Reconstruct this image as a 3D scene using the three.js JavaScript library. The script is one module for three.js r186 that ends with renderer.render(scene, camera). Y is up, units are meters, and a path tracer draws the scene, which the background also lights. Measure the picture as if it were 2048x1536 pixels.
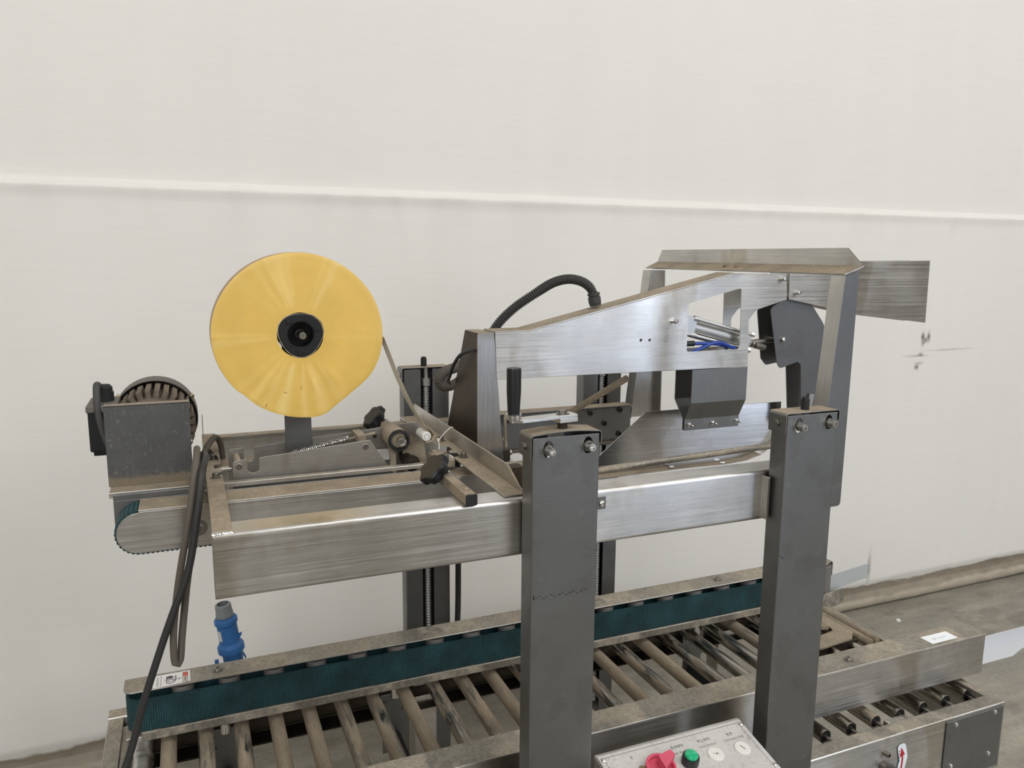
import * as THREE from 'three';
import { mergeGeometries } from 'three/addons/utils/BufferGeometryUtils.js';
import { RectAreaLightUniformsLib } from 'three/addons/lights/RectAreaLightUniformsLib.js';

// ---------------------------------------------------------------- camera, lights, exposure
const scene = new THREE.Scene();
scene.background = new THREE.Color(0x101010);
const renderer = new THREE.WebGLRenderer();
renderer.toneMapping = THREE.LinearToneMapping;
renderer.toneMappingExposure = 0.82;
renderer.shadowMap.enabled = true;
RectAreaLightUniformsLib.init();
const camera = new THREE.PerspectiveCamera(52.26, 4 / 3, 0.05, 60);
camera.position.set(0, 1.64, 0);
camera.rotation.order = 'YXZ';
camera.rotation.set(-0.162616, -0.394592, 0.008132);

const SKYLIGHT = { color: 0xfdfdff, intensity: 6.0, glow: 4.0 };
const CLERESTORY = { color: 0xf8faff, intensity: 4.6, glow: 4.0 };
const DAYLIGHT = { color: 0xd2e2ff, intensity: 3.4, glow: 2.2 };
function areaLight(x, y, z, w, h, look, L) {
  const l = new THREE.RectAreaLight(L.color, L.intensity, w, h);
  l.position.set(x, y, z); l.lookAt(...look); l.castShadow = true; scene.add(l);
}

// ---------------------------------------------------------------- noise and textures
let seed = 7;
function rnd() { seed = (seed * 1664525 + 1013904223) >>> 0; return seed / 4294967296; }
const LAT = new Float32Array(65536); for (let i = 0; i < 65536; i++) LAT[i] = rnd();
function vn(x, y, px, py) {               // value noise, periods px, py
  let x0 = Math.floor(x), y0 = Math.floor(y); const fx = x - x0, fy = y - y0;
  const m = (a, p) => ((a % p) + p) % p;
  const xa = m(x0, px), xb = m(x0 + 1, px), ya = m(y0, py), yb = m(y0 + 1, py);
  const sx = fx * fx * (3 - 2 * fx), sy = fy * fy * (3 - 2 * fy);
  const h = (a, b) => LAT[((a * 73 + b * 269 + px * 31 + py * 17) & 65535)];
  const a = h(xa, ya), b = h(xb, ya), c = h(xa, yb), d = h(xb, yb);
  return (a + (b - a) * sx) * (1 - sy) + (c + (d - c) * sx) * sy;
}
function fbm(u, v, fx, fy, oct = 4) {
  let s = 0, a = 0.5, t = 0;
  for (let i = 0; i < oct; i++) { s += a * vn(u * fx, v * fy, fx, fy); t += a; a *= 0.5; fx *= 2; fy *= 2; }
  return s / t;
}
const sm = (a, b, x) => { const t = Math.min(1, Math.max(0, (x - a) / (b - a))); return t * t * (3 - 2 * t); };
const mix3 = (a, b, t) => [a[0] + (b[0] - a[0]) * t, a[1] + (b[1] - a[1]) * t, a[2] + (b[2] - a[2]) * t];
function tex(w, h, fn, srgb, tile) {
  const d = new Uint8Array(w * h * 4);
  for (let y = 0; y < h; y++) for (let x = 0; x < w; x++) {
    const c = fn((x + 0.5) / w, (y + 0.5) / h), i = (y * w + x) * 4;
    d[i] = Math.max(0, Math.min(255, c[0] * 255)); d[i + 1] = Math.max(0, Math.min(255, c[1] * 255)); d[i + 2] = Math.max(0, Math.min(255, c[2] * 255)); d[i + 3] = 255;
  }
  const t = new THREE.DataTexture(d, w, h);
  t.magFilter = THREE.LinearFilter; t.minFilter = THREE.LinearFilter; t.wrapS = t.wrapT = THREE.RepeatWrapping;
  if (srgb) t.colorSpace = THREE.SRGBColorSpace;
  if (tile) t.repeat.set(1 / tile[0], 1 / tile[1]);
  t.needsUpdate = true; return t;
}
function canvasTex(w, h, draw) {
  const c = document.createElement('canvas'); c.width = w; c.height = h; draw(c.getContext('2d'), w, h);
  const t = new THREE.CanvasTexture(c); t.colorSpace = THREE.SRGBColorSpace; t.magFilter = THREE.LinearFilter; return t;
}
const phys = (o) => new THREE.MeshPhysicalMaterial(o);

// brushed stainless steel: streaks along u, blotches, small pale water spots
const spots = []; for (let i = 0; i < 46; i++) spots.push([rnd(), rnd(), 0.003 + 0.007 * rnd(), 0.6 + rnd() * 1.6, rnd()]);
function spotAt(u, v) {
  let s = 0;
  for (const [a, b, r, k, w] of spots) {
    const dx = (u - a) / r, dy = (v - b) / (r * k), d = dx * dx + dy * dy;
    if (d < 4) s = Math.max(s, w * (d < 1 ? 0.45 + 0.55 * sm(0.3, 1, d) : sm(1.9, 1, d)));
  }
  return s;
}
const brushC = tex(1024, 1024, (u, v) => {
  const st = fbm(u, v, 3, 300, 2), bl = fbm(u, v, 5, 5, 4), fine = fbm(u, v, 24, 512, 1);
  const k = 0.77 + 0.075 * (st - 0.5) + 0.05 * (fine - 0.5) + 0.16 * (bl - 0.5);
  const stain = sm(0.6, 0.78, fbm(u + 0.3, v, 7, 4, 4));
  return mix3(mix3([k, k * 0.988, k * 0.962], [k * 0.8, k * 0.75, k * 0.67], stain * 0.5), [0.84, 0.83, 0.81], 0.45 * spotAt(u, v));
}, true, [0.5, 0.5]);
const brushR = tex(1024, 1024, (u, v) => {
  const st = fbm(u, v, 3, 300, 2), bl = fbm(u, v, 6, 6, 4);
  const r = 0.37 + 0.14 * (st - 0.5) + 0.2 * (bl - 0.5);
  return [0, r, 1];
}, false, [0.5, 0.5]);
const satinC = tex(1024, 1024, (u, v) => {
  const bl = fbm(u, v, 4, 4, 5), fine = fbm(u, v, 200, 24, 2), sp = spotAt(u, v);
  const k = 0.515 + 0.06 * (bl - 0.5) + 0.02 * (fine - 0.5);
  const dark = sm(0.62, 0.75, fbm(u, v + 0.4, 9, 9, 4));
  const c = mix3([k, k, k * 0.985], [k * 0.9, k * 0.885, k * 0.86], dark * 0.4);
  return mix3(c, [0.66, 0.65, 0.64], sp * 0.3);
}, true, [0.42, 0.42]);
const satinR = tex(512, 512, (u, v) => [0, 0.47 + 0.16 * (fbm(u, v, 6, 6, 4) - 0.5), 1], false, [0.42, 0.42]);
// dust lying on steel
function dustMask(u, v) { return sm(0.36, 0.58, fbm(u, v, 6, 6, 5) + 0.25 * (fbm(u, v, 40, 40, 2) - 0.5)); }
const dustC = tex(1024, 1024, (u, v) => {
  const m = dustMask(u, v), g = fbm(u, v, 90, 90, 2), b = fbm(u, v, 9, 9, 3);
  const d = 0.93 + 0.22 * (g - 0.5) + 0.24 * (b - 0.5);
  return mix3([0.62 * d, 0.605 * d, 0.565 * d], [0.665 * d, 0.625 * d, 0.555 * d], 0.3 + 0.7 * m);
}, true, [0.45, 0.45]);
const dustM = tex(512, 512, (u, v) => { const m = dustMask(u, v); return [0, 0.5 + 0.35 * m, 0.75 - 0.6 * m]; }, false, [0.45, 0.45]);
const heavyC = tex(512, 512, (u, v) => {
  const g = fbm(u, v, 80, 80, 2), b = fbm(u, v, 7, 7, 4), d = 0.92 + 0.2 * (g - 0.5) + 0.34 * (b - 0.5);
  return [0.635 * d, 0.58 * d, 0.495 * d];
}, true, [0.3, 0.3]);
const heavyM = tex(256, 256, (u, v) => [0, 0.8, 0.12 + 0.3 * sm(0.6, 0.75, fbm(u, v, 7, 7, 4))], false, [0.3, 0.3]);

const M = {};
M.brush = phys({ map: brushC, roughness: 1, roughnessMap: brushR, metalness: 1, anisotropy: 0.72, anisotropyRotation: Math.PI / 2 });
M.satin = phys({ map: satinC, roughness: 1, roughnessMap: satinR, metalness: 1 });
M.dust = phys({ map: dustC, roughness: 1, roughnessMap: dustM, metalness: 1, metalnessMap: dustM });
M.heavy = phys({ map: heavyC, roughness: 1, roughnessMap: heavyM, metalness: 1, metalnessMap: heavyM });
M.mill = phys({ map: brushC, color: 0xd8d6d2, roughness: 0.5, metalness: 1 });
M.grey = phys({ map: satinC, color: 0xe2e2e4, roughness: 1, roughnessMap: satinR, metalness: 0.9 });
M.bright = phys({ color: 0xd2d0cb, roughness: 0.22, metalness: 1 });
M.alu = phys({ color: 0xc9c9c6, roughness: 0.38, metalness: 1 });
M.galv = phys({ color: 0xbfc4c2, roughness: 0.5, metalness: 0.5 });
M.portal = phys({ map: satinC, color: 0xffffff, roughness: 0.4, metalness: 1 });
M.web = phys({ map: dustC, color: 0x756a5f, roughness: 0.5, metalness: 0.75 });
M.screw = phys({ color: 0x8a867f, roughness: 0.4, metalness: 1 });
M.darksteel = phys({ map: dustC, color: 0x6a625a, roughness: 0.6, metalness: 0.6 });
M.darkPulley = phys({ color: 0x77736e, roughness: 0.65, metalness: 0.3 });
M.black = phys({ color: 0x17181a, roughness: 0.42 });
M.rubber = phys({ color: 0x1b1b1b, roughness: 0.7 });
M.cable = phys({ color: 0x2b2a28, roughness: 0.55 });
M.cableDusty = phys({ color: 0x5c554b, roughness: 0.8 });
M.hose = phys({ color: 0x3b3a37, roughness: 0.6 });
M.hoseDusty = phys({ color: 0x57524a, roughness: 0.75 });
M.motor = phys({ color: 0x6b655f, roughness: 0.65, metalness: 0.3 });
M.motorFin = phys({ map: dustC, color: 0xb8aca0, roughness: 0.8, metalness: 0.1 });
M.knob = phys({ map: dustC, color: 0x6b665f, roughness: 0.75 });
M.plasticWhite = phys({ color: 0xdcdad2, roughness: 0.45 });
M.blue = phys({ color: 0x336aa6, roughness: 0.5 });
M.blueTube = phys({ color: 0x1b3f96, roughness: 0.35 });
M.greyPlastic = phys({ color: 0x868b8c, roughness: 0.5 });
M.red = phys({ color: 0xd0566c, roughness: 0.42 });
M.green = phys({ color: 0x0fae78, roughness: 0.15, clearcoat: 1, clearcoatRoughness: 0.08 });
M.brass = phys({ color: 0x9a8a68, roughness: 0.5, metalness: 0.9 });
M.whitePaint = phys({ color: 0xcaccce, roughness: 0.4 });
M.polish = phys({ map: brushC, color: 0xf2f2f4, roughness: 0.52, roughnessMap: brushR, metalness: 1, anisotropy: 0.5, anisotropyRotation: Math.PI / 2 });
M.ink = phys({ color: 0x1d1d22, roughness: 0.8 });
M.tape = phys({ color: 0xd9cdb2, roughness: 0.45, transmission: 0.25, thickness: 0 });

// ---------------------------------------------------------------- geometry helpers (world metres)
const V = (a) => new THREE.Vector3(...a);
function flip(g) {
  g = g.index ? g.toNonIndexed() : g;
  for (const k of Object.keys(g.attributes)) {
    const a = g.attributes[k], n = a.itemSize, A = a.array;
    for (let i = 0; i < a.count; i += 3) for (let c = 0; c < n; c++) { const p = (i + 1) * n + c, q = (i + 2) * n + c, t = A[p]; A[p] = A[q]; A[q] = t; }
  }
  return g;
}
function rounded(pts, closed = true, seg = 4) {       // [[x,y,r?]...] -> [[x,y]...] with rounded corners
  const out = [], n = pts.length;
  for (let i = 0; i < n; i++) {
    const p = pts[i], r = p[2] || 0;
    if (!r || (!closed && (i === 0 || i === n - 1))) { out.push([p[0], p[1]]); continue; }
    const a = pts[(i + n - 1) % n], b = pts[(i + 1) % n];
    const u = new THREE.Vector2(a[0] - p[0], a[1] - p[1]), w = new THREE.Vector2(b[0] - p[0], b[1] - p[1]);
    const lu = u.length(), lw = w.length(); u.normalize(); w.normalize();
    const ang = Math.acos(Math.max(-1, Math.min(1, u.dot(w)))), d = Math.min(r / Math.tan(ang / 2), lu * 0.49, lw * 0.49), rr = d * Math.tan(ang / 2);
    const bis = u.clone().add(w).normalize(), cx = p[0] + bis.x * rr / Math.sin(ang / 2), cy = p[1] + bis.y * rr / Math.sin(ang / 2);
    let a0 = Math.atan2(p[1] + u.y * d - cy, p[0] + u.x * d - cx), a1 = Math.atan2(p[1] + w.y * d - cy, p[0] + w.x * d - cx), da = a1 - a0;
    if (da > Math.PI) da -= 2 * Math.PI; if (da < -Math.PI) da += 2 * Math.PI;
    for (let k = 0; k <= seg; k++) out.push([cx + rr * Math.cos(a0 + da * k / seg), cy + rr * Math.sin(a0 + da * k / seg)]);
  }
  return out;
}
function thick(path, t, seg = 3) {                    // open bent line -> outline of a sheet of thickness t (to the left of travel)
  const p = rounded(path, false, seg), n = p.length, L = [];
  for (let i = 0; i < n; i++) {
    const a = p[Math.max(0, i - 1)], b = p[i], c = p[Math.min(n - 1, i + 1)];
    let n1 = [-(b[1] - a[1]), b[0] - a[0]], n2 = [-(c[1] - b[1]), c[0] - b[0]];
    const l1 = Math.hypot(...n1) || 0, l2 = Math.hypot(...n2) || 0;
    n1 = l1 ? [n1[0] / l1, n1[1] / l1] : [n2[0] / l2, n2[1] / l2]; n2 = l2 ? [n2[0] / l2, n2[1] / l2] : n1;
    const k = 1 + n1[0] * n2[0] + n1[1] * n2[1], s = t / Math.max(0.3, k);
    L.push([b[0] + (n1[0] + n2[0]) * s, b[1] + (n1[1] + n2[1]) * s]);
  }
  return [...p, ...L.reverse()];
}
// extrude an outline along an axis. axis z: (x,y); x: (z,y); y: (x,z)
function extr(pts, axis, lo, hi, { holes = [], bevel = 0.0005 } = {}) {
  if (lo > hi) [lo, hi] = [hi, lo];
  const sh = new THREE.Shape(pts.map((p) => new THREE.Vector2(p[0], p[1])));
  for (const h of holes) sh.holes.push(new THREE.Path(h.map((p) => new THREE.Vector2(p[0], p[1]))));
  const b = Math.min(bevel, (hi - lo) * 0.3);
  let g = new THREE.ExtrudeGeometry(sh, { depth: hi - lo - 2 * b, bevelEnabled: b > 0, bevelSize: b, bevelThickness: b, bevelOffset: -b, bevelSegments: 1, curveSegments: 8 });
  g.translate(0, 0, lo + b);
  g.deleteAttribute('uv');
  const P = g.attributes.position.array;
  if (axis === 'x') { for (let i = 0; i < P.length; i += 3) { const t = P[i]; P[i] = P[i + 2]; P[i + 2] = t; } g = flip(g); }
  if (axis === 'y') { for (let i = 0; i < P.length; i += 3) { const t = P[i + 1]; P[i + 1] = P[i + 2]; P[i + 2] = t; } g = flip(g); }
  return g;
}
const rect = (x0, y0, x1, y1, r = 0) => rounded([[x0, y0, r], [x1, y0, r], [x1, y1, r], [x0, y1, r]]);
function bx(x0, y0, z0, x1, y1, z1, r = 0.0008) { return extr(rect(x0, y0, x1, y1, r), 'z', z0, z1, { bevel: Math.min(r, 0.002) }); }
const circ = (cx, cy, r, n = 20) => Array.from({ length: n }, (_, i) => [cx + r * Math.cos(i / n * 2 * Math.PI), cy + r * Math.sin(i / n * 2 * Math.PI)]);
const oval = (cx, cy, rx, ry, n = 20) => Array.from({ length: n }, (_, i) => [cx + rx * Math.cos(i / n * 2 * Math.PI), cy + ry * Math.sin(i / n * 2 * Math.PI)]);
function orient(g, p, dir) {
  const q = new THREE.Quaternion().setFromUnitVectors(new THREE.Vector3(0, 1, 0), V(dir).normalize());
  return g.applyQuaternion(q).translate(...p);
}
function lathe(prof, p, dir = [0, 1, 0], seg = 24) {   // prof [[r,h]...] from the foot upward
  const g = new THREE.LatheGeometry(prof.map((a) => new THREE.Vector2(Math.max(a[0], 1e-5), a[1])), seg); g.deleteAttribute('uv'); return orient(g, p, dir);
}
function rod(a, b, r, seg = 16, c = 0.001) {
  const d = V(b).sub(V(a)), L = d.length(); c = Math.min(c, r * 0.4, L * 0.3);
  return lathe([[0, 0], [r - c, 0], [r, c], [r, L - c], [r - c, L], [0, L]], a, d.toArray(), seg);
}
function sweep(points, rad, { n = 60, m = 10, closed = false, tension = 0.5 } = {}) {
  const curve = new THREE.CatmullRomCurve3(points.map(V), closed, 'catmullrom', tension), fr = curve.computeFrenetFrames(n, closed), pos = [], idx = [];
  const rf = typeof rad === 'function' ? rad : () => rad, LEN = curve.getLength();
  for (let i = 0; i <= n; i++) {
    const t = i / n, c = curve.getPointAt(t), r = rf(t * LEN, t);
    for (let j = 0; j < m; j++) { const a = j / m * 2 * Math.PI, v = c.clone().addScaledVector(fr.normals[i], Math.cos(a) * r).addScaledVector(fr.binormals[i], Math.sin(a) * r); pos.push(v.x, v.y, v.z); }
  }
  for (let i = 0; i < n; i++) for (let j = 0; j < m; j++) { const a = i * m + j, b = i * m + (j + 1) % m; idx.push(a, a + m, b, b, a + m, b + m); }
  if (!closed) { const c0 = pos.length / 3, A = curve.getPointAt(0), B = curve.getPointAt(1); pos.push(A.x, A.y, A.z, B.x, B.y, B.z); for (let j = 0; j < m; j++) { idx.push(c0, j, (j + 1) % m); idx.push(c0 + 1, n * m + (j + 1) % m, n * m + j); } }
  const g = new THREE.BufferGeometry(); g.setAttribute('position', new THREE.Float32BufferAttribute(pos, 3)); g.setIndex(idx); g.computeVertexNormals();
  return flip(g);
}
function slab(q, off) {                                // four corners and an offset vector -> a thick quad
  const a = q.map((p) => p), b = q.map((p) => [p[0] + off[0], p[1] + off[1], p[2] + off[2]]), v = [...a, ...b], f = [[0, 1, 2, 3], [7, 6, 5, 4], [0, 4, 5, 1], [1, 5, 6, 2], [2, 6, 7, 3], [3, 7, 4, 0]], pos = [];
  for (const [i, j, k, l] of f) for (const t of [i, j, k, i, k, l]) pos.push(...v[t]);
  let g = new THREE.BufferGeometry(); g.setAttribute('position', new THREE.Float32BufferAttribute(pos, 3));
  const n = V(q[1]).sub(V(q[0])).cross(V(q[2]).sub(V(q[0]))); if (n.dot(V(off)) > 0) g = flip(g);
  g.computeVertexNormals(); return g;
}
function boxUV(g, brush = 'x') {
  const p = g.attributes.position, uv = new Float32Array(p.count * 2), A = new THREE.Vector3(), B = new THREE.Vector3(), C = new THREE.Vector3();
  for (let i = 0; i < p.count; i += 3) {
    A.fromBufferAttribute(p, i); B.fromBufferAttribute(p, i + 1); C.fromBufferAttribute(p, i + 2);
    const n = B.clone().sub(A).cross(C.clone().sub(A)), ax = Math.abs(n.x), ay = Math.abs(n.y), az = Math.abs(n.z);
    let two = ax > ay && ax > az ? ['z', 'y'] : ay > az ? ['x', 'z'] : ['x', 'y'];
    if (two[1] === brush) two = [two[1], two[0]];
    [A, B, C].forEach((w, k) => { uv[(i + k) * 2] = w[two[0]]; uv[(i + k) * 2 + 1] = w[two[1]]; });
  }
  g.setAttribute('uv', new THREE.BufferAttribute(uv, 2)); return g;
}
function clean(g) { g = g.index ? g.toNonIndexed() : g.clone(); for (const k of Object.keys(g.attributes)) if (k !== 'position') g.deleteAttribute(k); g.clearGroups(); return g; }
function creased(g, angle) {                            // smooth normals across small angles, weighted by face area so that flats stay flat
  const P = g.attributes.position.array, nf = P.length / 9, F = new Float32Array(nf * 3), A = new Float32Array(nf), at = new Map(), N = new Float32Array(P.length), c = Math.cos(angle);
  for (let f = 0; f < nf; f++) {
    const i = f * 9, ux = P[i + 3] - P[i], uy = P[i + 4] - P[i + 1], uz = P[i + 5] - P[i + 2], vx = P[i + 6] - P[i], vy = P[i + 7] - P[i + 1], vz = P[i + 8] - P[i + 2];
    const x = uy * vz - uz * vy, y = uz * vx - ux * vz, z = ux * vy - uy * vx, l = Math.hypot(x, y, z) || 1e-20; F[f * 3] = x / l; F[f * 3 + 1] = y / l; F[f * 3 + 2] = z / l; A[f] = l;
    for (let k = 0; k < 3; k++) { const j = i + k * 3, key = Math.round(P[j] * 5e4) + '_' + Math.round(P[j + 1] * 5e4) + '_' + Math.round(P[j + 2] * 5e4), e = at.get(key); if (e) e.push(f); else at.set(key, [f]); }
  }
  for (let f = 0; f < nf; f++) for (let k = 0; k < 3; k++) {
    const j = f * 9 + k * 3, key = Math.round(P[j] * 5e4) + '_' + Math.round(P[j + 1] * 5e4) + '_' + Math.round(P[j + 2] * 5e4); let x = 0, y = 0, z = 0;
    for (const q of at.get(key)) if (F[q * 3] * F[f * 3] + F[q * 3 + 1] * F[f * 3 + 1] + F[q * 3 + 2] * F[f * 3 + 2] > c) { x += F[q * 3] * A[q]; y += F[q * 3 + 1] * A[q]; z += F[q * 3 + 2] * A[q]; }
    const l = Math.hypot(x, y, z) || 1; N[j] = x / l; N[j + 1] = y / l; N[j + 2] = z / l;
  }
  g.setAttribute('normal', new THREE.BufferAttribute(N, 3)); return g;
}
function solid(geos, brush, crease = 0.6) {
  geos = Array.isArray(geos) ? geos : [geos];
  let g = geos.length > 1 ? mergeGeometries(geos.map(clean)) : clean(geos[0]);
  return boxUV(creased(g, crease), brush);
}
const baseOf = new Map(), taken = {};
function numbered(n) { taken[n] = (taken[n] ?? -1) + 1; return taken[n] ? n + '_' + String(taken[n]).padStart(3, '0') : n; }
function thing(name, label, category, base = [0, 0, 0], group) {
  const o = new THREE.Group(); o.name = numbered(name); o.position.set(...base); o.userData = { label, category }; if (group) o.userData.group = group;
  baseOf.set(o, base); scene.add(o); return o;
}
function add(parent, name, g, mat, label) {
  const m = new THREE.Mesh(g, mat); m.name = name; m.castShadow = m.receiveShadow = true; if (label) m.userData.label = label;
  baseOf.set(m, baseOf.get(parent) || [0, 0, 0]); parent.add(m); return m;
}
function part(parent, name, geos, mat, { brush = 'x', crease, top, label } = {}) {
  const b = baseOf.get(parent) || [0, 0, 0]; let g = solid(geos, brush, crease), ms = mat;
  if (top) {                                           // dust lies on the upward faces of this part
    const p = g.attributes.position, up = [], rest = [], A = new THREE.Vector3(), B = new THREE.Vector3(), C = new THREE.Vector3();
    for (let i = 0; i < p.count; i += 3) { A.fromBufferAttribute(p, i); B.fromBufferAttribute(p, i + 1); C.fromBufferAttribute(p, i + 2); const n = B.sub(A).cross(C.sub(A)).normalize(); (n.y > 0.85 ? up : rest).push(i, i + 1, i + 2); }
    g.setIndex([...rest, ...up]); g.addGroup(0, rest.length, 0); g.addGroup(rest.length, up.length, 1); ms = [mat, top];
  }
  g.translate(-b[0], -b[1], -b[2]);
  return add(parent, name, g, ms, label);
}
function structure(name, geos, mat, parent = scene) { const m = part(parent, name, geos, mat); if (parent === scene) m.userData.kind = 'structure'; return m; }
// fasteners
function socketBolt(p, d, r = 0.0065, h = 0.008) { return lathe([[0, h * 0.35], [r * 0.5, h * 0.35], [r * 0.52, h], [r * 0.86, h], [r, h * 0.88], [r, 0], [0, 0]].reverse(), p, d, 18); }
function washer(p, d, r = 0.009, h = 0.0016) { return lathe([[0, 0], [r, 0], [r, h], [0, h]], p, d, 20); }
function hexBolt(p, d, r = 0.006, h = 0.005) { return lathe([[0, 0], [r, 0], [r, h * 0.8], [r * 0.82, h], [0, h]], p, d, 6); }
function domeScrew(p, d, r = 0.005, h = 0.003) { return lathe([[0, 0], [r, 0], [r * 0.9, h * 0.5], [r * 0.5, h * 0.92], [r * 0.4, h * 0.95], [r * 0.35, h * 0.5], [0, h * 0.5]], p, d, 14); }

// ---------------------------------------------------------------- the hall
const RX0 = -6, RX1 = 11, RZ0 = -2.6, RZ1 = 5.5, RH = 6.5;
const floorC = tex(1024, 1024, (u, v) => {
  const b = fbm(u, v, 6, 6, 5), g = fbm(u, v, 160, 160, 2), s = fbm(u, v, 9, 40, 3), k = 0.55 + 0.16 * (b - 0.5) + 0.07 * (g - 0.5) + 0.12 * (s - 0.5);
  const dk = sm(0.62, 0.74, fbm(u + 0.2, v + 0.6, 14, 22, 4));
  return mix3([k, k * 0.962, k * 0.87], [k * 0.82, k * 0.78, k * 0.7], dk * 0.6);
}, true, [1.6, 1.6]);
const floorR = tex(512, 512, (u, v) => [0, 0.48 + 0.22 * (fbm(u, v, 12, 12, 4) - 0.5), 0], false, [1.6, 1.6]);
structure('floor', bx(RX0 - 0.2, -0.2, RZ0 - 0.4, RX1 + 0.2, 0, RZ1 + 0.2, 0), phys({ map: floorC, roughness: 1, roughnessMap: floorR }));
const paint = phys({ color: 0x8a867f, roughness: 0.85 }), roofPaint = phys({ color: 0xc9c6bf, roughness: 0.9 });
structure('wall_left', bx(RX0 - 0.2, 0, RZ0 - 0.4, RX0, RH, RZ1 + 0.2, 0), phys({ color: 0x857f76, roughness: 0.85 }));
structure('wall_right', bx(RX1, 0, RZ0 - 0.4, RX1 + 0.2, RH, RZ1 + 0.2, 0), phys({ color: 0x98948c, roughness: 0.85 }));
const DX0 = 4.3, DX1 = 5.8, DH = 3.3;
const SKY = [[-1.9, 1.9], [2.0, 1.9], [5.8, 1.9], [9.2, 1.9]], SW = 3.0, SD = 1.4;
const CLER = [[-5.8, -3.2, 1.6, 4.6], [-2.4, -0.8, 3.9, 5.9], [2.4, 4.2, 3.7, 5.9], [5.2, 7.0, 3.7, 5.9]];
structure('wall_front', extr([[RX0, 0], [DX0, 0], [DX0, DH], [DX1, DH], [DX1, 0], [RX1, 0], [RX1, RH], [RX0, RH]], 'z', RZ1, RZ1 + 0.2, { bevel: 0, holes: CLER.map(([a, b, c, d]) => rect(a, c, b, d)) }), paint);
structure('ceiling', extr(rect(RX0 - 0.2, RZ0 - 0.4, RX1 + 0.2, RZ1 + 0.2), 'y', RH, RH + 0.2, { bevel: 0, holes: SKY.map(([x, z]) => rect(x - SW / 2, z - SD / 2, x + SW / 2, z + SD / 2)) }), roofPaint);
const skyMat = phys({ color: 0xdedad0, roughness: 0.6, emissive: SKYLIGHT.color, emissiveIntensity: SKYLIGHT.glow }), dayMat = phys({ color: 0xd9dee2, roughness: 0.6, emissive: DAYLIGHT.color, emissiveIntensity: DAYLIGHT.glow });
SKY.forEach(([x, z], i) => {
  const w = structure('window_' + (i + 1), bx(x - SW / 2, RH + 0.03, z - SD / 2, x + SW / 2, RH + 0.08, z + SD / 2, 0), skyMat);
  w.userData.label = 'translucent daylight panel set in the hall roof';
  areaLight(x, RH + 0.02, z, SW, SD, [x, 0, z], SKYLIGHT);
});
const cleMat = phys({ color: 0xd9dee2, roughness: 0.6, emissive: CLERESTORY.color, emissiveIntensity: CLERESTORY.glow });
CLER.forEach(([a, b, CY0, CY1], i) => {
  const w = structure('window_' + (SKY.length + i + 1), bx(a, CY0, RZ1 + 0.06, b, CY1, RZ1 + 0.1, 0), cleMat);
  w.userData.label = 'high translucent window band in the far hall wall';
  areaLight((a + b) / 2, (CY0 + CY1) / 2, RZ1 + 0.05, b - a, CY1 - CY0, [(a + b) / 2, (CY0 + CY1) / 2, 0], CLERESTORY);
});
const door = structure('door_1', bx(DX0, 0, RZ1 + 0.06, DX1, DH, RZ1 + 0.1, 0), dayMat);
door.userData.label = 'tall daylit hall door of translucent sheet';
for (let i = 0; i <= 4; i++) { const x = DX0 + (DX1 - DX0) * i / 4; part(door, 'door_bar', bx(Math.max(DX0, x - 0.03), 0, RZ1 + 0.02, Math.min(DX1, x + 0.03), DH, RZ1 + 0.058), M.satin); }
areaLight((DX0 + DX1) / 2, DH / 2 + 0.05, RZ1 + 0.015, DX1 - DX0 - 0.1, DH - 0.1, [(DX0 + DX1) / 2, DH / 2 + 0.05, 0], DAYLIGHT);

// white woven sheeting stretched over a horizontal rail, dirty hem at the floor
const CX0 = -1.5, CW = 6.5, CH = 3.25;
const smudges = [[3.118, 1.288, 0.01, 0.02, 0.8], [3.136, 1.272, 0.012, 0.014, 0.7], [3.155, 1.286, 0.01, 0.022, 0.85], [3.122, 1.258, 0.01, 0.016, 0.5], [3.3, 1.222, 0.16, 0.004, 0.28], [3.09, 1.20, 0.07, 0.005, 0.35], [3.115, 1.205, 0.015, 0.008, 0.55], [3.095, 1.148, 0.013, 0.012, 0.8], [3.11, 1.165, 0.025, 0.008, 0.3], [2.905, 0.2, 0.012, 0.075, 0.45], [1.62, 0.82, 0.02, 0.05, 0.4], [1.56, 0.77, 0.06, 0.02, 0.25]];
const hemTop = (x) => 0.118 + 0.008 * Math.sin(x * 1.3) + 0.006 * Math.sin(x * 5.1 + 1) + 0.003 * Math.sin(x * 17);
const wallC = tex(2048, 1024, (u, v) => {
  const x = CX0 + u * CW, y = v * CH, w = fbm(u, v, 60, 900, 1), b = fbm(u, v, 7, 4, 5), s = fbm(u, v, 90, 5, 3);
  let k = 0.885 + 0.010 * (w - 0.5) + 0.022 * (b - 0.5) + 0.010 * (s - 0.5);
  let c = [k, k * 0.986, k * 0.952];
  for (const [sx, sy, rx, ry, a] of smudges) { const d = ((x - sx) / rx) ** 2 + ((y - sy) / ry) ** 2; if (d < 4) c = mix3(c, [0.33, 0.31, 0.28], a * Math.exp(-d * 1.4) * (0.5 + fbm(u, v, 900, 450, 2))); }
  const g = fbm(u, v, 150, 160, 3), edge = hemTop(x) + 0.016 * (g - 0.5);
  const dirt = sm(edge + 0.008, edge - 0.008, y);
  const dk = [0.525 + 0.1 * (g - 0.5), 0.485 + 0.1 * (g - 0.5), 0.42 + 0.09 * (g - 0.5)], lt = [0.67 + 0.1 * (g - 0.5), 0.63 + 0.1 * (g - 0.5), 0.56 + 0.1 * (g - 0.5)];
  const low = sm(0.062 + 0.03 * (fbm(u, v, 40, 30, 3) - 0.5), 0.045 + 0.03 * (fbm(u, v, 40, 30, 3) - 0.5), y);
  return mix3(c, mix3(dk, lt, low), dirt);
}, true);
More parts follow.
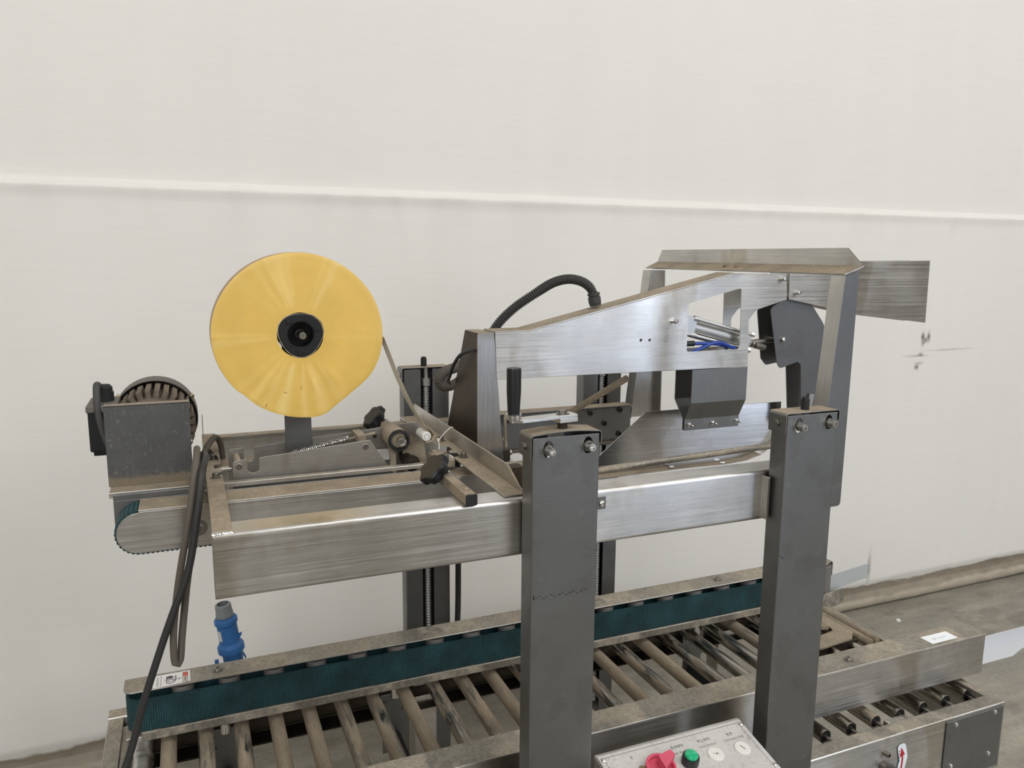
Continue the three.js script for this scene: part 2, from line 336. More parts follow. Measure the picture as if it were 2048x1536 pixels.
wallC.wrapS = wallC.wrapT = THREE.MirroredRepeatWrapping;
{
  const xs = [], ys = [];
  for (let x = RX0; x < -1; x += 0.25) xs.push(x); for (let x = -1; x < 4.8; x += 0.018) xs.push(x); for (let x = 4.8; x <= RX1 + 0.01; x += 0.3) xs.push(Math.min(x, RX1));
  for (let y = 0.006; y < 0.16; y += 0.006) ys.push(y); for (let y = 0.16; y < 1.7; y += 0.04) ys.push(y); for (let y = 1.7; y < 1.81; y += 0.012) ys.push(y); for (let y = 1.81; y < 1.86; y += 0.0025) ys.push(y); for (let y = 1.86; y < RH; y += 0.12) ys.push(y); ys.push(RH);
  const pleats = []; for (let i = 0; i < 90; i++) pleats.push([-1 + rnd() * 5.8, 0.012 + 0.03 * rnd(), 0.002 + 0.007 * rnd() * rnd(), 0.03 + 0.16 * rnd(), (rnd() - 0.5) * 0.5]);
  const creases = []; for (let i = 0; i < 26; i++) creases.push([-0.6 + rnd() * 4.6, 0.35 + rnd() * 2.3, 0.02 + 0.06 * rnd(), 0.006 + rnd() * 0.01, (rnd() - 0.5) * 3, 0.0012 * rnd()]);
  const hang = []; for (let i = 0; i < 22; i++) hang.push([1.8 + rnd() * 2.6, 0.02 + 0.04 * rnd(), 0.0035 * (rnd() - 0.4)]);
  const disp = (x, y) => {
    let d = 0.021 * sm(1.852, 1.826, y) - 0.005 * sm(1.826, 1.79, y);
    d += 0.006 * (fbm(x / 14 + 0.5, y / 14 + 0.5, 10, 8, 3) - 0.5);
    if (y < 1.83 && y > 1.5) for (const [px, w, a, L, sl] of pleats) { const q = (x - px - sl * (1.83 - y)) / w; if (q * q < 9) d += a * Math.exp(-q * q) * Math.exp(-(1.83 - y) / L); }
    for (const [cx, cy, rx, ry, sl, a] of creases) { const dx = (x - cx) / rx, dy = (y - cy - sl * (x - cx) * 0.2) / ry; const q = dx * dx + dy * dy; if (q < 9) d += a * Math.exp(-q); }
    if (y < 1.0) for (const [hx, w, a] of hang) { const q = (x - hx) / w; if (q * q < 9) d += a * Math.exp(-q * q) * sm(1.0, 0.2, y); }
    if (y < 0.15) { d -= 0.014 * sm(0.145, 0.09, y); if (y < 0.066) d += Math.sqrt(Math.max(0, 0.034 ** 2 - (y - 0.034) ** 2)) * 0.75; d += 0.006 * (fbm(x / 14 + 0.5, y * 2, 70, 6, 2) - 0.5) * sm(0.16, 0.1, y); }
    return d;
  };
  const pos = [], uv = [], idx = [];
  for (const y of ys) for (const x of xs) { pos.push(x, y, RZ0 + disp(x, y)); uv.push((x - CX0) / CW, y / CH); }
  const n = xs.length; for (let j = 0; j < ys.length - 1; j++) for (let i = 0; i < n - 1; i++) { const a = j * n + i; idx.push(a, a + 1, a + n, a + 1, a + n + 1, a + n); }
  const g = new THREE.BufferGeometry(); g.setAttribute('position', new THREE.Float32BufferAttribute(pos, 3)); g.setAttribute('uv', new THREE.Float32BufferAttribute(uv, 2)); g.setIndex(idx); g.computeVertexNormals();
  const w = add(scene, 'wall_back', g, phys({ map: wallC, roughness: 0.62, side: THREE.DoubleSide }));
  w.userData = { kind: 'structure', label: 'white woven sheeting stretched over a rail with a dirty hem' };
  part(w, 'wall_backing', bx(RX0, 0, RZ0 - 0.3, RX1, RH, RZ0 - 0.1, 0), roofPaint);
}

// ---------------------------------------------------------------- roller table
const CZ = -1.4785, mir = (z) => 2 * CZ - z;
const table = thing('roller_table', 'long stainless roller conveyor table with dusty rollers under the carton sealer', 'conveyor', [0.75, 0, CZ]);
part(table, 'side_rail', extr(thick([[-1.15, 0.604], [-1.15, 0.62, 0.003], [-1.1125, 0.62, 0.004], [-1.1125, 0.45, 0.004], [-1.15, 0.45]], -0.0025), 'x', -0.209, 1.72), M.brush, { top: M.dust });
part(table, 'side_rail', extr(thick([[mir(-1.15), 0.5], [-1.842, 0.5, 0.004], [-1.842, 0.62, 0.004], [mir(-1.15), 0.62, 0.003], [mir(-1.15), 0.604]], 0.0025), 'x', -0.209, 1.72), M.brush, { top: M.dust });
part(table, 'end_rail', extr(thick([[1.696, 0.604], [1.696, 0.6195], [1.7195, 0.6195, 0.003], [1.7195, 0.45]].map((p) => p), -0.0025), 'z', -1.84, -1.115), M.brush, { top: M.dust });
part(table, 'end_rail', extr(thick([[-0.178, 0.56], [-0.178, 0.6195], [-0.2085, 0.6195, 0.003], [-0.2085, 0.5]], 0.0025), 'z', -1.84, -1.115), M.brush, { top: M.dust });
for (const [x, z] of [[0.0, -1.16], [1.45, -1.16], [0.51, -1.81], [1.45, -1.81], [0.0, -1.81], [0.51, -1.16]]) {
  const leg = part(table, 'leg', bx(x - 0.03, 0.02, z - 0.028, x + 0.03, 0.6, z + 0.028, 0.004), M.brush, { brush: 'y' });
  part(leg, 'foot', lathe([[0, 0], [0.035, 0], [0.035, 0.008], [0.012, 0.02], [0, 0.02]], [x, 0, z]), M.black);
}
part(table, 'cross_tie', [bx(0.485, 0.2, -1.79, 0.535, 0.24, -1.18, 0.003)], M.heavy);
part(table, 'cross_tie', [bx(1.425, 0.2, -1.79, 1.475, 0.24, -1.18, 0.003)], M.heavy);
part(table, 'inner_rail', [rod([-0.17, 0.548, -1.795], [1.69, 0.548, -1.795], 0.02, 20), bx(-0.17, 0.505, -1.815, 1.69, 0.509, -1.765)], M.darksteel);
part(table, 'inner_flange', [bx(-0.17, 0.566, -1.838, 1.69, 0.606, -1.828)], M.satin);
for (const x of [0.03, 0.42, 1.3]) {                    // hangers that carry the side drives on cross shafts
  const h = part(table, 'shaft_hanger', [extr(rounded([[x - 0.035, 0.5, 0.004], [x + 0.035, 0.5, 0.004], [x + 0.035, 0.575, 0.006], [x - 0.035, 0.575, 0.006]]), 'z', -1.752, -1.746), bx(x - 0.03, 0.42, -1.752, x + 0.03, 0.5, -1.747)], M.satin, { brush: 'y' });
  part(h, 'cross_shaft', rod([x, 0.46, -1.75], [x, 0.46, -1.2], 0.016, 16), M.rubber);
  part(h, 'spacer', rod([x, 0.575, -1.735], [x, 0.63, -1.735], 0.012, 14), M.bright);
  for (const s of [-1, 1]) for (const yy of [0.53, 0.555]) part(h, 'bolt', hexBolt([x + s * 0.024, yy, -1.746], [0, 0, 1], 0.005, 0.004), M.screw);
}
// rollers: three surface states, tan dusty, half worn, bright
const rollTex = (a) => tex(256, 512, (u, v) => {
  const m = sm(a, a + 0.3, 0.7 * fbm(u, v, 7, 26, 4) + 0.3 * fbm(u, v, 30, 90, 3)), g = fbm(u, v, 60, 120, 2), b = fbm(u, v, 4, 18, 3), d = 0.94 + 0.16 * (g - 0.5) + 0.22 * (b - 0.5);
  const worn = sm(0.56, 0.7, fbm(u + 0.4, v, 10, 40, 3));
  return mix3(mix3([0.68 * d, 0.66 * d, 0.62 * d], [0.46 * d, 0.46 * d, 0.45 * d], worn * 0.6), [0.635 * d, 0.575 * d, 0.49 * d], m);
}, true);
const rollMet = (a) => tex(128, 256, (u, v) => { const m = sm(a, a + 0.3, 0.7 * fbm(u, v, 7, 26, 4) + 0.3 * fbm(u, v, 30, 90, 3)); return [0, 0.26 + 0.5 * m, 1 - 0.85 * m]; }, false);
const rollMats = [0.08, 0.3, 0.5].map((a) => { const mm = rollMet(a); return phys({ map: rollTex(a), roughness: 1, roughnessMap: mm, metalness: 1, metalnessMap: mm }); });
const LR = 1.767 - 1.19;
const rollGeo = new THREE.LatheGeometry([[0.0132, 0.002], [0.0152, 0], [0.0162, 0.001], [0.0162, LR / 2], [0.0162, LR - 0.001], [0.0152, LR], [0.0132, LR - 0.002]].map((p) => new THREE.Vector2(...p)), 28).rotateX(Math.PI / 2);
const bearGeo = [solid(rod([0, 0, 0.003], [0, 0, 0.012], 0.0134, 18), 'x'), solid(rod([0, 0, LR - 0.012], [0, 0, LR - 0.003], 0.0134, 18), 'x')];
const axleGeo = solid(rod([0, 0, -0.05], [0, 0, LR + 0.05], 0.0048, 10), 'x');
const finish = [0, 1, 1, 0, 0, 1, 1, 0, 1, 1, 0, 1, 1, 2, 0, 1, 0, 2, 2, 2, 1, 2, 2, 2, 2];
for (let k = 0; k < 25; k++) {
  const r = add(table, 'roller', rollGeo, rollMats[finish[k]]); r.position.set(-0.085 + 0.0743 * k - 0.75, 0.597, -1.767 - CZ); r.rotation.z = k * 1.7;
  for (const bg of bearGeo) add(r, 'bearing', bg, M.rubber); add(r, 'axle', axleGeo, M.screw);
}
part(table, 'end_drum', [lathe([[0, 0], [0.022, 0], [0.022, 0.05], [0.026, 0.056], [0.026, 0.07], [0.022, 0.076], [0.022, 0.5], [0, 0.5]], [-0.14, 0.585, -1.74], [0, 0, 1])], M.brush);
part(table, 'drum_guard', [bx(-0.178, 0.575, -1.78, -0.163, 0.612, -1.17, 0.003)], M.brush, { top: M.dust });
// front face fittings
const cover = part(table, 'cover_plate', extr(rect(1.527, 0.462, 1.712, 0.613, 0.002), 'z', -1.112, -1.1095), M.satin);
for (const p of [[1.556, 0.602], [1.683, 0.604], [1.676, 0.5], [1.552, 0.5]]) part(cover, 'screw', domeScrew([p[0], p[1], -1.1095], [0, 0, 1], 0.0065, 0.004), M.bright);
part(table, 'adjusting_screw', [socketBolt([1.344, 0.585, -1.112], [0, 0, 1], 0.006, 0.012), lathe([[0, 0], [0.01, 0], [0.01, 0.012], [0, 0.012]], [1.342, 0.556, -1.112], [0, 0, 1])], M.screw);
part(table, 'adjusting_block', orient(bx(-0.024, -0.012, -0.017, 0.024, 0.012, 0.017, 0.002), [1.368, 0.535, -1.094], [0.5, 0.8, 0.1]), M.satin);
const arrowTex = canvasTex(128, 256, (c, w, h) => {
  c.fillStyle = '#dfe5e8'; c.fillRect(0, 0, w, h); c.strokeStyle = '#b02030'; c.lineWidth = 20; c.beginPath(); c.arc(-210, 120, 280, -0.16, 0.6); c.stroke();
  c.fillStyle = '#b02030'; c.beginPath(); c.moveTo(46, 22); c.lineTo(38, 92); c.lineTo(96, 78); c.closePath(); c.fill();
  c.fillStyle = '#7d8794'; for (let i = 0; i < 4; i++) c.fillRect(22 + (i % 2) * 4, 40 + i * 22, 14, 14);
});
function decal(parent, name, pts, axis, at, texture, label, T = 0.0006, more = { roughness: 0.45 }) { // flat printed piece: outline extruded, print mapped over its bounds
  const g = clean(extr(pts, axis, at - T / 2, at + T / 2, { bevel: 0 })), p = g.attributes.position, uv = new Float32Array(p.count * 2);
  const xs = pts.map((q) => q[0]), ys = pts.map((q) => q[1]), x0 = Math.min(...xs), x1 = Math.max(...xs), y0 = Math.min(...ys), y1 = Math.max(...ys);
  for (let i = 0; i < p.count; i++) { const a = axis === 'x' ? p.getZ(i) : p.getX(i), b = axis === 'y' ? p.getZ(i) : p.getY(i); uv[i * 2] = (a - x0) / (x1 - x0); uv[i * 2 + 1] = axis === 'y' ? 1 - (b - y0) / (y1 - y0) : (b - y0) / (y1 - y0); }
  g.setAttribute('uv', new THREE.BufferAttribute(uv, 2)); g.computeVertexNormals();
  const B = baseOf.get(parent); g.translate(-B[0], -B[1], -B[2]);
  return add(parent, name, g, phys({ map: texture, ...more }), label);
}
decal(table, 'direction_sticker', rounded([[1.378, 0.594, 0.008], [1.402, 0.596, 0.01], [1.412, 0.56, 0.02], [1.4, 0.505, 0.01], [1.376, 0.505, 0.01], [1.388, 0.555, 0.02]]), 'z', -1.1105, arrowTex, 'white sticker with a curved red arrow');
// lower taping unit at the infeed end of the table
const low = part(table, 'lower_bracket', extr(rounded([[1.47, -1.485, 0.004], [1.50, -1.462, 0.015], [1.62, -1.475, 0.03], [1.652, -1.505, 0.02], [1.652, -1.66, 0.004], [1.615, -1.66], [1.61, -1.53, 0.015], [1.52, -1.515, 0.01]]), 'y', 0.618, 0.624, { bevel: 0.001 }), M.heavy);
part(low, 'side_plate', bx(1.45, 0.52, -1.478, 1.64, 0.618, -1.474), M.darksteel);
part(low, 'link_bar', extr(rounded([[1.56, -1.55, 0.012], [1.605, -1.53, 0.012], [1.60, -1.665], [1.565, -1.665]]), 'y', 0.624, 0.634), M.heavy);
for (const z of [-1.57, -1.6]) part(low, 'bolt', [hexBolt([1.592, 0.634, z], [0, 1, 0], 0.006, 0.005), rod([1.592, 0.639, z], [1.592, 0.645, z], 0.003)], M.screw);
part(low, 'slotted_strap', extr(rounded([[1.648, 0.5, 0.003], [1.664, 0.5, 0.003], [1.664, 0.612, 0.008], [1.648, 0.612, 0.008]]), 'z', -1.452, -1.448, { holes: [oval(1.656, 0.555, 0.0035, 0.025)] }), M.satin);
for (const x of [1.66, 1.69]) part(table, 'infeed_rod', rod([x, 0.613, -1.79], [x, 0.613, -1.45], 0.0118, 16), M.heavy);

// ---------------------------------------------------------------- side drives with green ribbed belts
const beltC = tex(512, 256, (u, v) => { const a = fbm(u, v, 200, 90, 2), b = fbm(u, v, 6, 3, 4), d = 0.8 + 0.55 * (a - 0.5) + 0.4 * (b - 0.5); return [0.15 * d, 0.305 * d, 0.322 * d]; }, true, [0.25, 0.12]);
M.belt = phys({ map: beltC, roughness: 0.62 });
function beltLoop(x0, x1, zc, rr, y0, y1, pitch, tooth, t = 0.004, axis = 'y') { // closed belt, teeth outward; axis y: loop lies in x,z
  const L = x1 - x0, total = 2 * L + 2 * Math.PI * rr, nT = Math.round(total / pitch), pr = [];
  const at = (s) => { s = ((s % total) + total) % total; if (s < L) return [x0 + s, zc + rr, 0, 1]; s -= L; if (s < Math.PI * rr) { const a = Math.PI / 2 - s / rr; return [x1 + rr * Math.cos(a), zc + rr * Math.sin(a), Math.cos(a), Math.sin(a)]; } s -= Math.PI * rr; if (s < L) return [x1 - s, zc - rr, 0, -1]; s -= L; const a = -Math.PI / 2 - s / rr; return [x0 + rr * Math.cos(a), zc + rr * Math.sin(a), Math.cos(a), Math.sin(a)]; };
  for (let i = 0; i < nT; i++) for (const [f, h] of [[0, 0], [0.28, tooth], [0.72, tooth]]) { const q = at((i + f) / nT * total); pr.push([q[0] + q[2] * h, q[1] + q[3] * h, q[0] - q[2] * t, q[1] - q[3] * t]); }
  const pos = [], n = pr.length, put = (a, b, h) => (axis === 'y' ? pos.push(a, h, b) : pos.push(a, b, h));
  const quad = (A, B, C, D) => { for (const p of [A, B, C, A, C, D]) put(...p); };
  for (let i = 0; i < n; i++) { const p = pr[i], q = pr[(i + 1) % n]; quad([p[0], p[1], y0], [q[0], q[1], y0], [q[0], q[1], y1], [p[0], p[1], y1]); quad([q[2], q[3], y0], [p[2], p[3], y0], [p[2], p[3], y1], [q[2], q[3], y1]); quad([p[0], p[1], y1], [q[0], q[1], y1], [q[2], q[3], y1], [p[2], p[3], y1]); quad([q[0], q[1], y0], [p[0], p[1], y0], [p[2], p[3], y0], [q[2], q[3], y0]); }
  const g = new THREE.BufferGeometry(); g.setAttribute('position', new THREE.Float32BufferAttribute(pos, 3)); return axis === 'y' ? g : flip(g);
}
function sideDrive(s, label) {                          // s = -1 far side, +1 near side; d = distance from the machine's centre line
  const Z = (d) => CZ + s * d, o = thing('side_belt_drive', label, 'belt drive', [0.8, 0.633, Z(0.24)]);
  const X0 = -0.165, X1 = 1.765, top = rounded([[X0, Z(0.2705), 0.004], [X0, Z(0.208), 0.02], [1.71, Z(0.204)], [1.755, Z(0.222), 0.006], [X1, Z(0.2705)]], true, 6);
  const c = part(o, 'cover', [extr(top, 'y', 0.7335, 0.736), bx(X0, 0.633, Z(0.2705), X1, 0.7345, Z(0.268)), bx(X0, 0.633, Z(0.268), X1, 0.6355, Z(0.2056)), bx(X1 - 0.003, 0.633, Z(0.268), X1, 0.7345, Z(0.222))], M.brush, { top: M.dust, label: 'dusty folded steel cover' });
  for (const x of [0.021, 1.353]) part(c, 'screw', [washer([x, 0.736, Z(0.241)], [0, 1, 0], 0.012, 0.0015), domeScrew([x, 0.7375, Z(0.241)], [0, 1, 0], 0.008, 0.005)], M.screw);
  part(o, 'bottom_rail', bx(X0 + 0.03, 0.627, Z(0.2055), X1 - 0.03, 0.647, Z(0.199), 0.0015), M.dust);
  part(o, 'belt', beltLoop(-0.133, 1.7, Z(0.232), 0.0275, 0.648, 0.7195, 0.0048, 0.0013), M.belt, { crease: 0.3, label: 'dark green ribbed rubber belt' });
  for (let k = 0; k < 20; k++) part(o, 'guide_roller', rod([-0.05 + k * 0.094, 0.6355, Z(0.2305)], [-0.05 + k * 0.094, 0.7275, Z(0.2305)], 0.0225, 22), M.darkPulley);
  return [o, c, Z];
}
const [farDrive, farCover] = sideDrive(-1, 'side drive whose green ribbed belt faces the rollers, warning sticker on its cover');
const [nearDrive, nearCover] = sideDrive(1, 'side drive with plain steel back and small white label, behind the control box');
const warnTex = canvasTex(512, 256, (c, w, h) => {
  c.fillStyle = '#eae8e4'; c.fillRect(0, 0, w, h); c.strokeStyle = '#a8a6a2'; c.lineWidth = 3; c.strokeRect(3, 3, w - 6, h - 6);
  c.fillStyle = '#3a3836'; c.fillRect(412, 24, 70, 206); c.fillStyle = '#c9523f'; c.fillRect(418, 28, 58, 80); c.fillStyle = '#cfc8bd'; c.fillRect(418, 108, 58, 116); c.fillStyle = '#8c7d70'; c.fillRect(434, 112, 24, 96); c.fillStyle = '#d78a4a'; c.fillRect(426, 80, 18, 40);
  c.fillStyle = '#25242a'; c.fillRect(128, 22, 6, 212);
  c.strokeStyle = '#25242a'; c.lineWidth = 12; c.beginPath(); c.ellipse(256, 164, 56, 44, 0, 0, 7); c.stroke(); c.lineWidth = 8; c.beginPath(); c.ellipse(256, 158, 30, 20, 0, 0, 7); c.stroke();
  c.beginPath(); c.moveTo(196, 120); c.lineTo(200, 62); c.lineTo(262, 50); c.lineTo(306, 96); c.lineTo(250, 108); c.lineTo(216, 104); c.lineTo(206, 132); c.closePath(); c.fill();
  c.lineWidth = 13; c.beginPath(); c.moveTo(322, 60); c.lineTo(322, 138); c.lineTo(300, 178); c.stroke(); c.lineWidth = 8; c.beginPath(); c.moveTo(170, 128); c.lineTo(206, 124); c.moveTo(330, 152); c.lineTo(394, 126); c.moveTo(352, 128); c.lineTo(380, 150); c.stroke();
  for (let i = 0; i < 7; i++) { c.fillRect(76, 52 + i * 26, 26, 5); c.fillRect(76, 62 + i * 26, i % 2 ? 14 : 26, 5); c.fillRect(i % 3 ? 76 : 97, 52 + i * 26, 5, 15); }
});
decal(farCover, 'warning_sticker', [[-0.113, -1.741], [-0.035, -1.741], [-0.035, -1.694], [-0.108, -1.688]], 'y', 0.7363, warnTex, 'white warning sticker with a hand pictogram and red bar');
const faint = canvasTex(128, 64, (c, w, h) => { c.fillStyle = '#f0f3f3'; c.fillRect(0, 0, w, h); c.fillStyle = '#cdd4d8'; c.beginPath(); c.arc(38, 34, 9, 0, 7); c.fill(); c.font = '16px sans-serif'; c.fillRect(54, 28, 44, 5); c.fillRect(54, 38, 30, 4); });
decal(nearCover, 'small_label', [[1.597, -1.253], [1.682, -1.253], [1.682, -1.219], [1.597, -1.219]], 'y', 0.7363, faint, 'small faded white label');
{ // sheet guides at the infeed end of the far drive
  part(farDrive, 'infeed_strip', [slab([[1.72, 0.688, -1.7], [1.905, 0.708, -1.7], [1.908, 0.662, -1.7], [1.72, 0.638, -1.7]], [0, 0, -0.002])], M.galv, { label: 'galvanised steel strip' });
  for (const [x, y] of [[1.752, 0.678], [1.738, 0.652]]) part(farDrive, 'bolt', hexBolt([x, y, -1.7], [0, 0, 1], 0.005, 0.004), M.bright);
  part(farDrive, 'infeed_plate', [slab([[1.724, 0.648, -1.682], [1.78, 0.652, -1.682], [1.78, 0.602, -1.682], [1.724, 0.594, -1.682]], [0, 0, -0.003]), slab([[1.78, 0.652, -1.682], [1.81, 0.645, -1.695], [1.812, 0.605, -1.695], [1.78, 0.602, -1.682]], [0, 0, -0.003])], M.dust);
}

// ---------------------------------------------------------------- four mast posts
function post(xa, xb, front, label, o = {}) {
  const xc = (xa + xb) / 2, top = 1.362, y0 = 0.3, zo = front ? -1.07 : -1.887, zi = front ? -1.112 : -1.845, s = front ? 1 : -1;
  const t = thing('mast_post', label, 'post', [xc, y0, (zo + zi) / 2]);
  const slots = front ? [oval(xa + 0.027, 1.343, 0.0085, 0.0135), oval(xb - 0.0205, 1.3445, 0.0085, 0.0135)] : [];
  const web = extr(rect(xa + 0.004, y0, xb - 0.004, top), 'z', zo, zo - s * 0.0025, { holes: slots });
  const L = thick([[xa + 0.0045, zo], [xa, zo, 0.0045], [xa, zi, 0.004], [xc - 0.015, zi]], front ? 0.0025 : -0.0025), R = thick([[xb - 0.0045, zo], [xb, zo, 0.0045], [xb, zi, 0.004], [xc + 0.015, zi]], front ? -0.0025 : 0.0025);
  part(t, 'channel', [web, extr(L, 'y', y0, top), extr(R, 'y', y0, top)], M.satin, { brush: 'y', label: 'satin stainless channel' });
  const cy = top + 0.003, arch = o.arch || 0, zc0 = front ? zo + 0.001 : zi + 0.001, zc1 = front ? zi - 0.003 : zo - 0.003;
  const path = [[xa - 0.002, top - 0.032], [xa - 0.002, cy, 0.004]]; if (arch) for (let k = 1; k < 6; k++) path.push([xa + (xb - xa) * k / 6, cy + arch * Math.sin(k / 6 * Math.PI)]); path.push([xb + 0.002, cy, 0.004], [xb + 0.002, top - 0.015]);
  const cap = part(t, 'cap', extr(thick(path, 0.0018), 'z', zc0, zc1), M.satin, { top: M.heavy, label: 'folded cap sheet with dust on top' });
  const zm = (zo + zi) / 2;
  part(cap, 'bolt', [washer([xa - 0.002, top - 0.015, zm], [-1, 0, 0], 0.0095), hexBolt([xa - 0.0036, top - 0.015, zm], [-1, 0, 0], 0.0065, 0.005)], M.screw);
  if (front) for (const [bx_, by] of [[xa + 0.027, 1.342], [xb - 0.0205, 1.3435]]) { const b = part(t, 'bolt', [socketBolt([bx_, by, zo + 0.004], [0, 0, 1], 0.0068, 0.012)], M.bright); part(b, 'washer', [washer([bx_, by, zo], [0, 0, 1], 0.0088, 0.0015), washer([bx_, by, zo + 0.0015], [0, 0, 1], 0.0075, 0.0025)], M.screw); }
  const shaft = [rod([xc + 0.002, top - 0.03, zm], [xc + 0.002, top + 0.004, zm], 0.008)];
  if (!front) { // threaded lead screw inside the slotted channel
    const pr = [[0, 0.36]]; for (let y = 0.36; y < 1.318; y += 0.0075) pr.push([0.0072, y], [0.0098, y + 0.0022], [0.0098, y + 0.0045], [0.0072, y + 0.0067]); pr.push([0.011, 1.32], [0.013, 1.32], [0.013, 1.338], [0.007, 1.338], [0.007, top + 0.003], [0, top + 0.003]);
    shaft.push(lathe(pr, [xc + 0.001, 0, zm + 0.0095], [0, 1, 0], 16));
  }
  if (!front || o.stub) part(t, 'lead_screw', shaft, M.alu);
  if (o.stub !== false) part(t, 'rubber_stub', lathe([[0, 0], [0.0075, 0], [0.0075, 0.019], [0.0055, 0.0245], [0, 0.0255]], [xc - 0.001, cy + 0.0006, zm], [0, 1, 0], 18), M.rubber, { label: 'black rubber stub' });
  return t;
}
const pFL = post(0.481, 0.598, true, 'satin steel mast post carrying the crank handle, two socket bolts on its face', { stub: false, arch: 0.004 });
const pFR = post(0.977, 1.094, true, 'satin steel mast post with black rubber stub beside the tall portal leg', { stub: true });
post(0.481, 0.598, false, 'slotted mast post with exposed lead screw behind the loose tape strand', {});
post(0.977, 1.094, false, 'slotted mast post with lead screw, half hidden behind the flap arm', { stub: false });
{ const dash = []; for (let i = 0; i < 16; i++) { const x = 0.487 + i * 0.0068, y = 1.1005 + 0.0025 * Math.sin(i * 2.1) - i * 0.00005; if (rnd() > 0.18) dash.push(bx(x, y, -1.07, x + 0.003 + 0.003 * rnd(), y + 0.0011, -1.0698, 0)); } dash.push(bx(0.4848, 1.0985, -1.07, 0.4865, 1.106, -1.0698, 0)); part(pFL, 'ink_mark', dash, M.ink, { label: 'dashed black marker line' }); }
part(pFR, 'ink_mark', [slab([[0.9815, 1.1005, -1.0698], [0.989, 1.0945, -1.0698], [0.989, 1.093, -1.0698], [0.9815, 1.099, -1.0698]], [0, 0, -0.0003])], M.ink);

// ---------------------------------------------------------------- crank handle on the first post
{
  const c = thing('crank_handle', 'steel crank arm with upright black grip on top of a mast post', 'crank', [0.54, 1.366, -1.09]);
  part(c, 'hub', [lathe([[0, 0], [0.008, 0], [0.008, 0.012], [0.006, 0.012], [0.006, 0.02], [0, 0.02]], [0.541, 1.37, -1.09])], M.darksteel);
  const a = new THREE.Vector2(0.541, -1.09), b = new THREE.Vector2(0.452, -1.078), d = b.clone().sub(a).normalize(), n = new THREE.Vector2(-d.y, d.x);
  const P = (f, w) => { const q = a.clone().addScaledVector(d, f).addScaledVector(n, w); return [q.x, q.y]; };
  part(c, 'crank_arm', [extr(rounded([[...P(-0.022, -0.012), 0.002], [...P(-0.022, 0.012), 0.002], [...P(0.08, 0.011), 0.004], [...P(0.105, 0.0), 0.008], [...P(0.08, -0.011), 0.004]]), 'y', 1.388, 1.3935, { bevel: 0.0008 }), extr(rounded([[...P(-0.0215, -0.0118)], [...P(-0.0215, 0.0118)], [...P(0.012, 0.0118)], [...P(0.012, -0.0118)]]), 'y', 1.3815, 1.3885)], M.brush);
  part(c, 'pivot_bolt', [washer([0.541, 1.3935, -1.09], [0, 1, 0], 0.0105), hexBolt([0.541, 1.395, -1.09], [0, 1, 0], 0.0065, 0.005)], M.screw);
  const g = part(c, 'grip', lathe([[0, 0.008], [0.0092, 0.008], [0.0098, 0.02], [0.0112, 0.045], [0.0112, 0.076], [0.0106, 0.079], [0.006, 0.0795], [0.006, 0.078], [0, 0.078]], [0.452, 1.3935, -1.078], [0, 1, 0], 24), M.black, { label: 'black plastic grip' });
  part(g, 'collar', lathe([[0, 0], [0.0115, 0], [0.0122, 0.001], [0.0122, 0.0035], [0.0112, 0.0042], [0.0122, 0.005], [0.0122, 0.0082], [0, 0.0085]], [0.452, 1.3935, -1.078], [0, 1, 0], 24), M.bright);
  part(g, 'end_plug', lathe([[0, 0], [0.0055, 0], [0.0055, 0.0008], [0.003, 0.0012], [0, 0.0012]], [0.452, 1.4715, -1.078], [0, 1, 0], 16), M.heavy);
}

// ---------------------------------------------------------------- upper carriage frame
const fr = thing('upper_frame', 'stainless carriage frame with long rectangular front tube carrying the taping head', 'machine frame', [0.55, 1.157, CZ]);
const rail = part(fr, 'front_rail', extr(rect(-1.172, 1.157, -1.115, 1.2535, 0.0075), 'x', 0.016, 1.11, { bevel: 0.0008 }), M.brush, { label: 'rectangular tube with brushed face' });
part(rail, 'mounting_tab', [bx(0.596, 1.219, -1.115, 0.637, 1.241, -1.1128)], M.satin);
part(rail, 'tab_screw', domeScrew([0.6295, 1.229, -1.1128], [0, 0, 1], 0.006, 0.004), M.bright);
part(rail, 'stop_plate', bx(0.966, 1.163, -1.1155, 0.972, 1.243, -1.098), M.brush, { brush: 'y' });
part(fr, 'rear_rail', extr(thick([[-1.745, 1.1655], [-1.775, 1.1655, 0.003], [-1.775, 1.2525, 0.003], [-1.745, 1.2525]], -0.0025), 'x', 0.016, 1.074), M.brush, { top: M.heavy });
const strap = part(fr, 'end_strap', [extr([[0.016, -1.122], [0.0435, -1.122], [0.0435, -1.425], [0.031, -1.43], [0.031, -1.452], [0.0435, -1.455], [0.0435, -1.468], [0.031, -1.47], [0.031, -1.508], [0.0435, -1.51], [0.0435, -1.772], [0.016, -1.772]], 'y', 1.2525, 1.2555), extr(thick([[0.016, 1.2365], [0.016, 1.2545]], -0.003), 'z', -1.745, -1.172)], M.brush, { top: M.heavy, brush: 'z', label: 'dust covered end strap' });
for (const z of [-1.41, -1.545]) part(strap, 'bolt', [washer([0.032, 1.2555, z], [0, 1, 0], 0.009), socketBolt([0.032, 1.257, z], [0, 1, 0], 0.0058, 0.008)], M.screw);
part(strap, 'gusset', slab([[0.02, 1.2555, -1.665], [0.024, 1.268, -1.60], [0.041, 1.262, -1.53], [0.041, 1.2555, -1.53]], [-0.001, 0, -0.003]), M.heavy);
part(strap, 'pin', [rod([0.03, 1.2475, -1.489], [0.062, 1.2475, -1.489], 0.0035), bx(0.018, 1.24, -1.75, 0.0195, 1.305, -1.735)], M.bright);
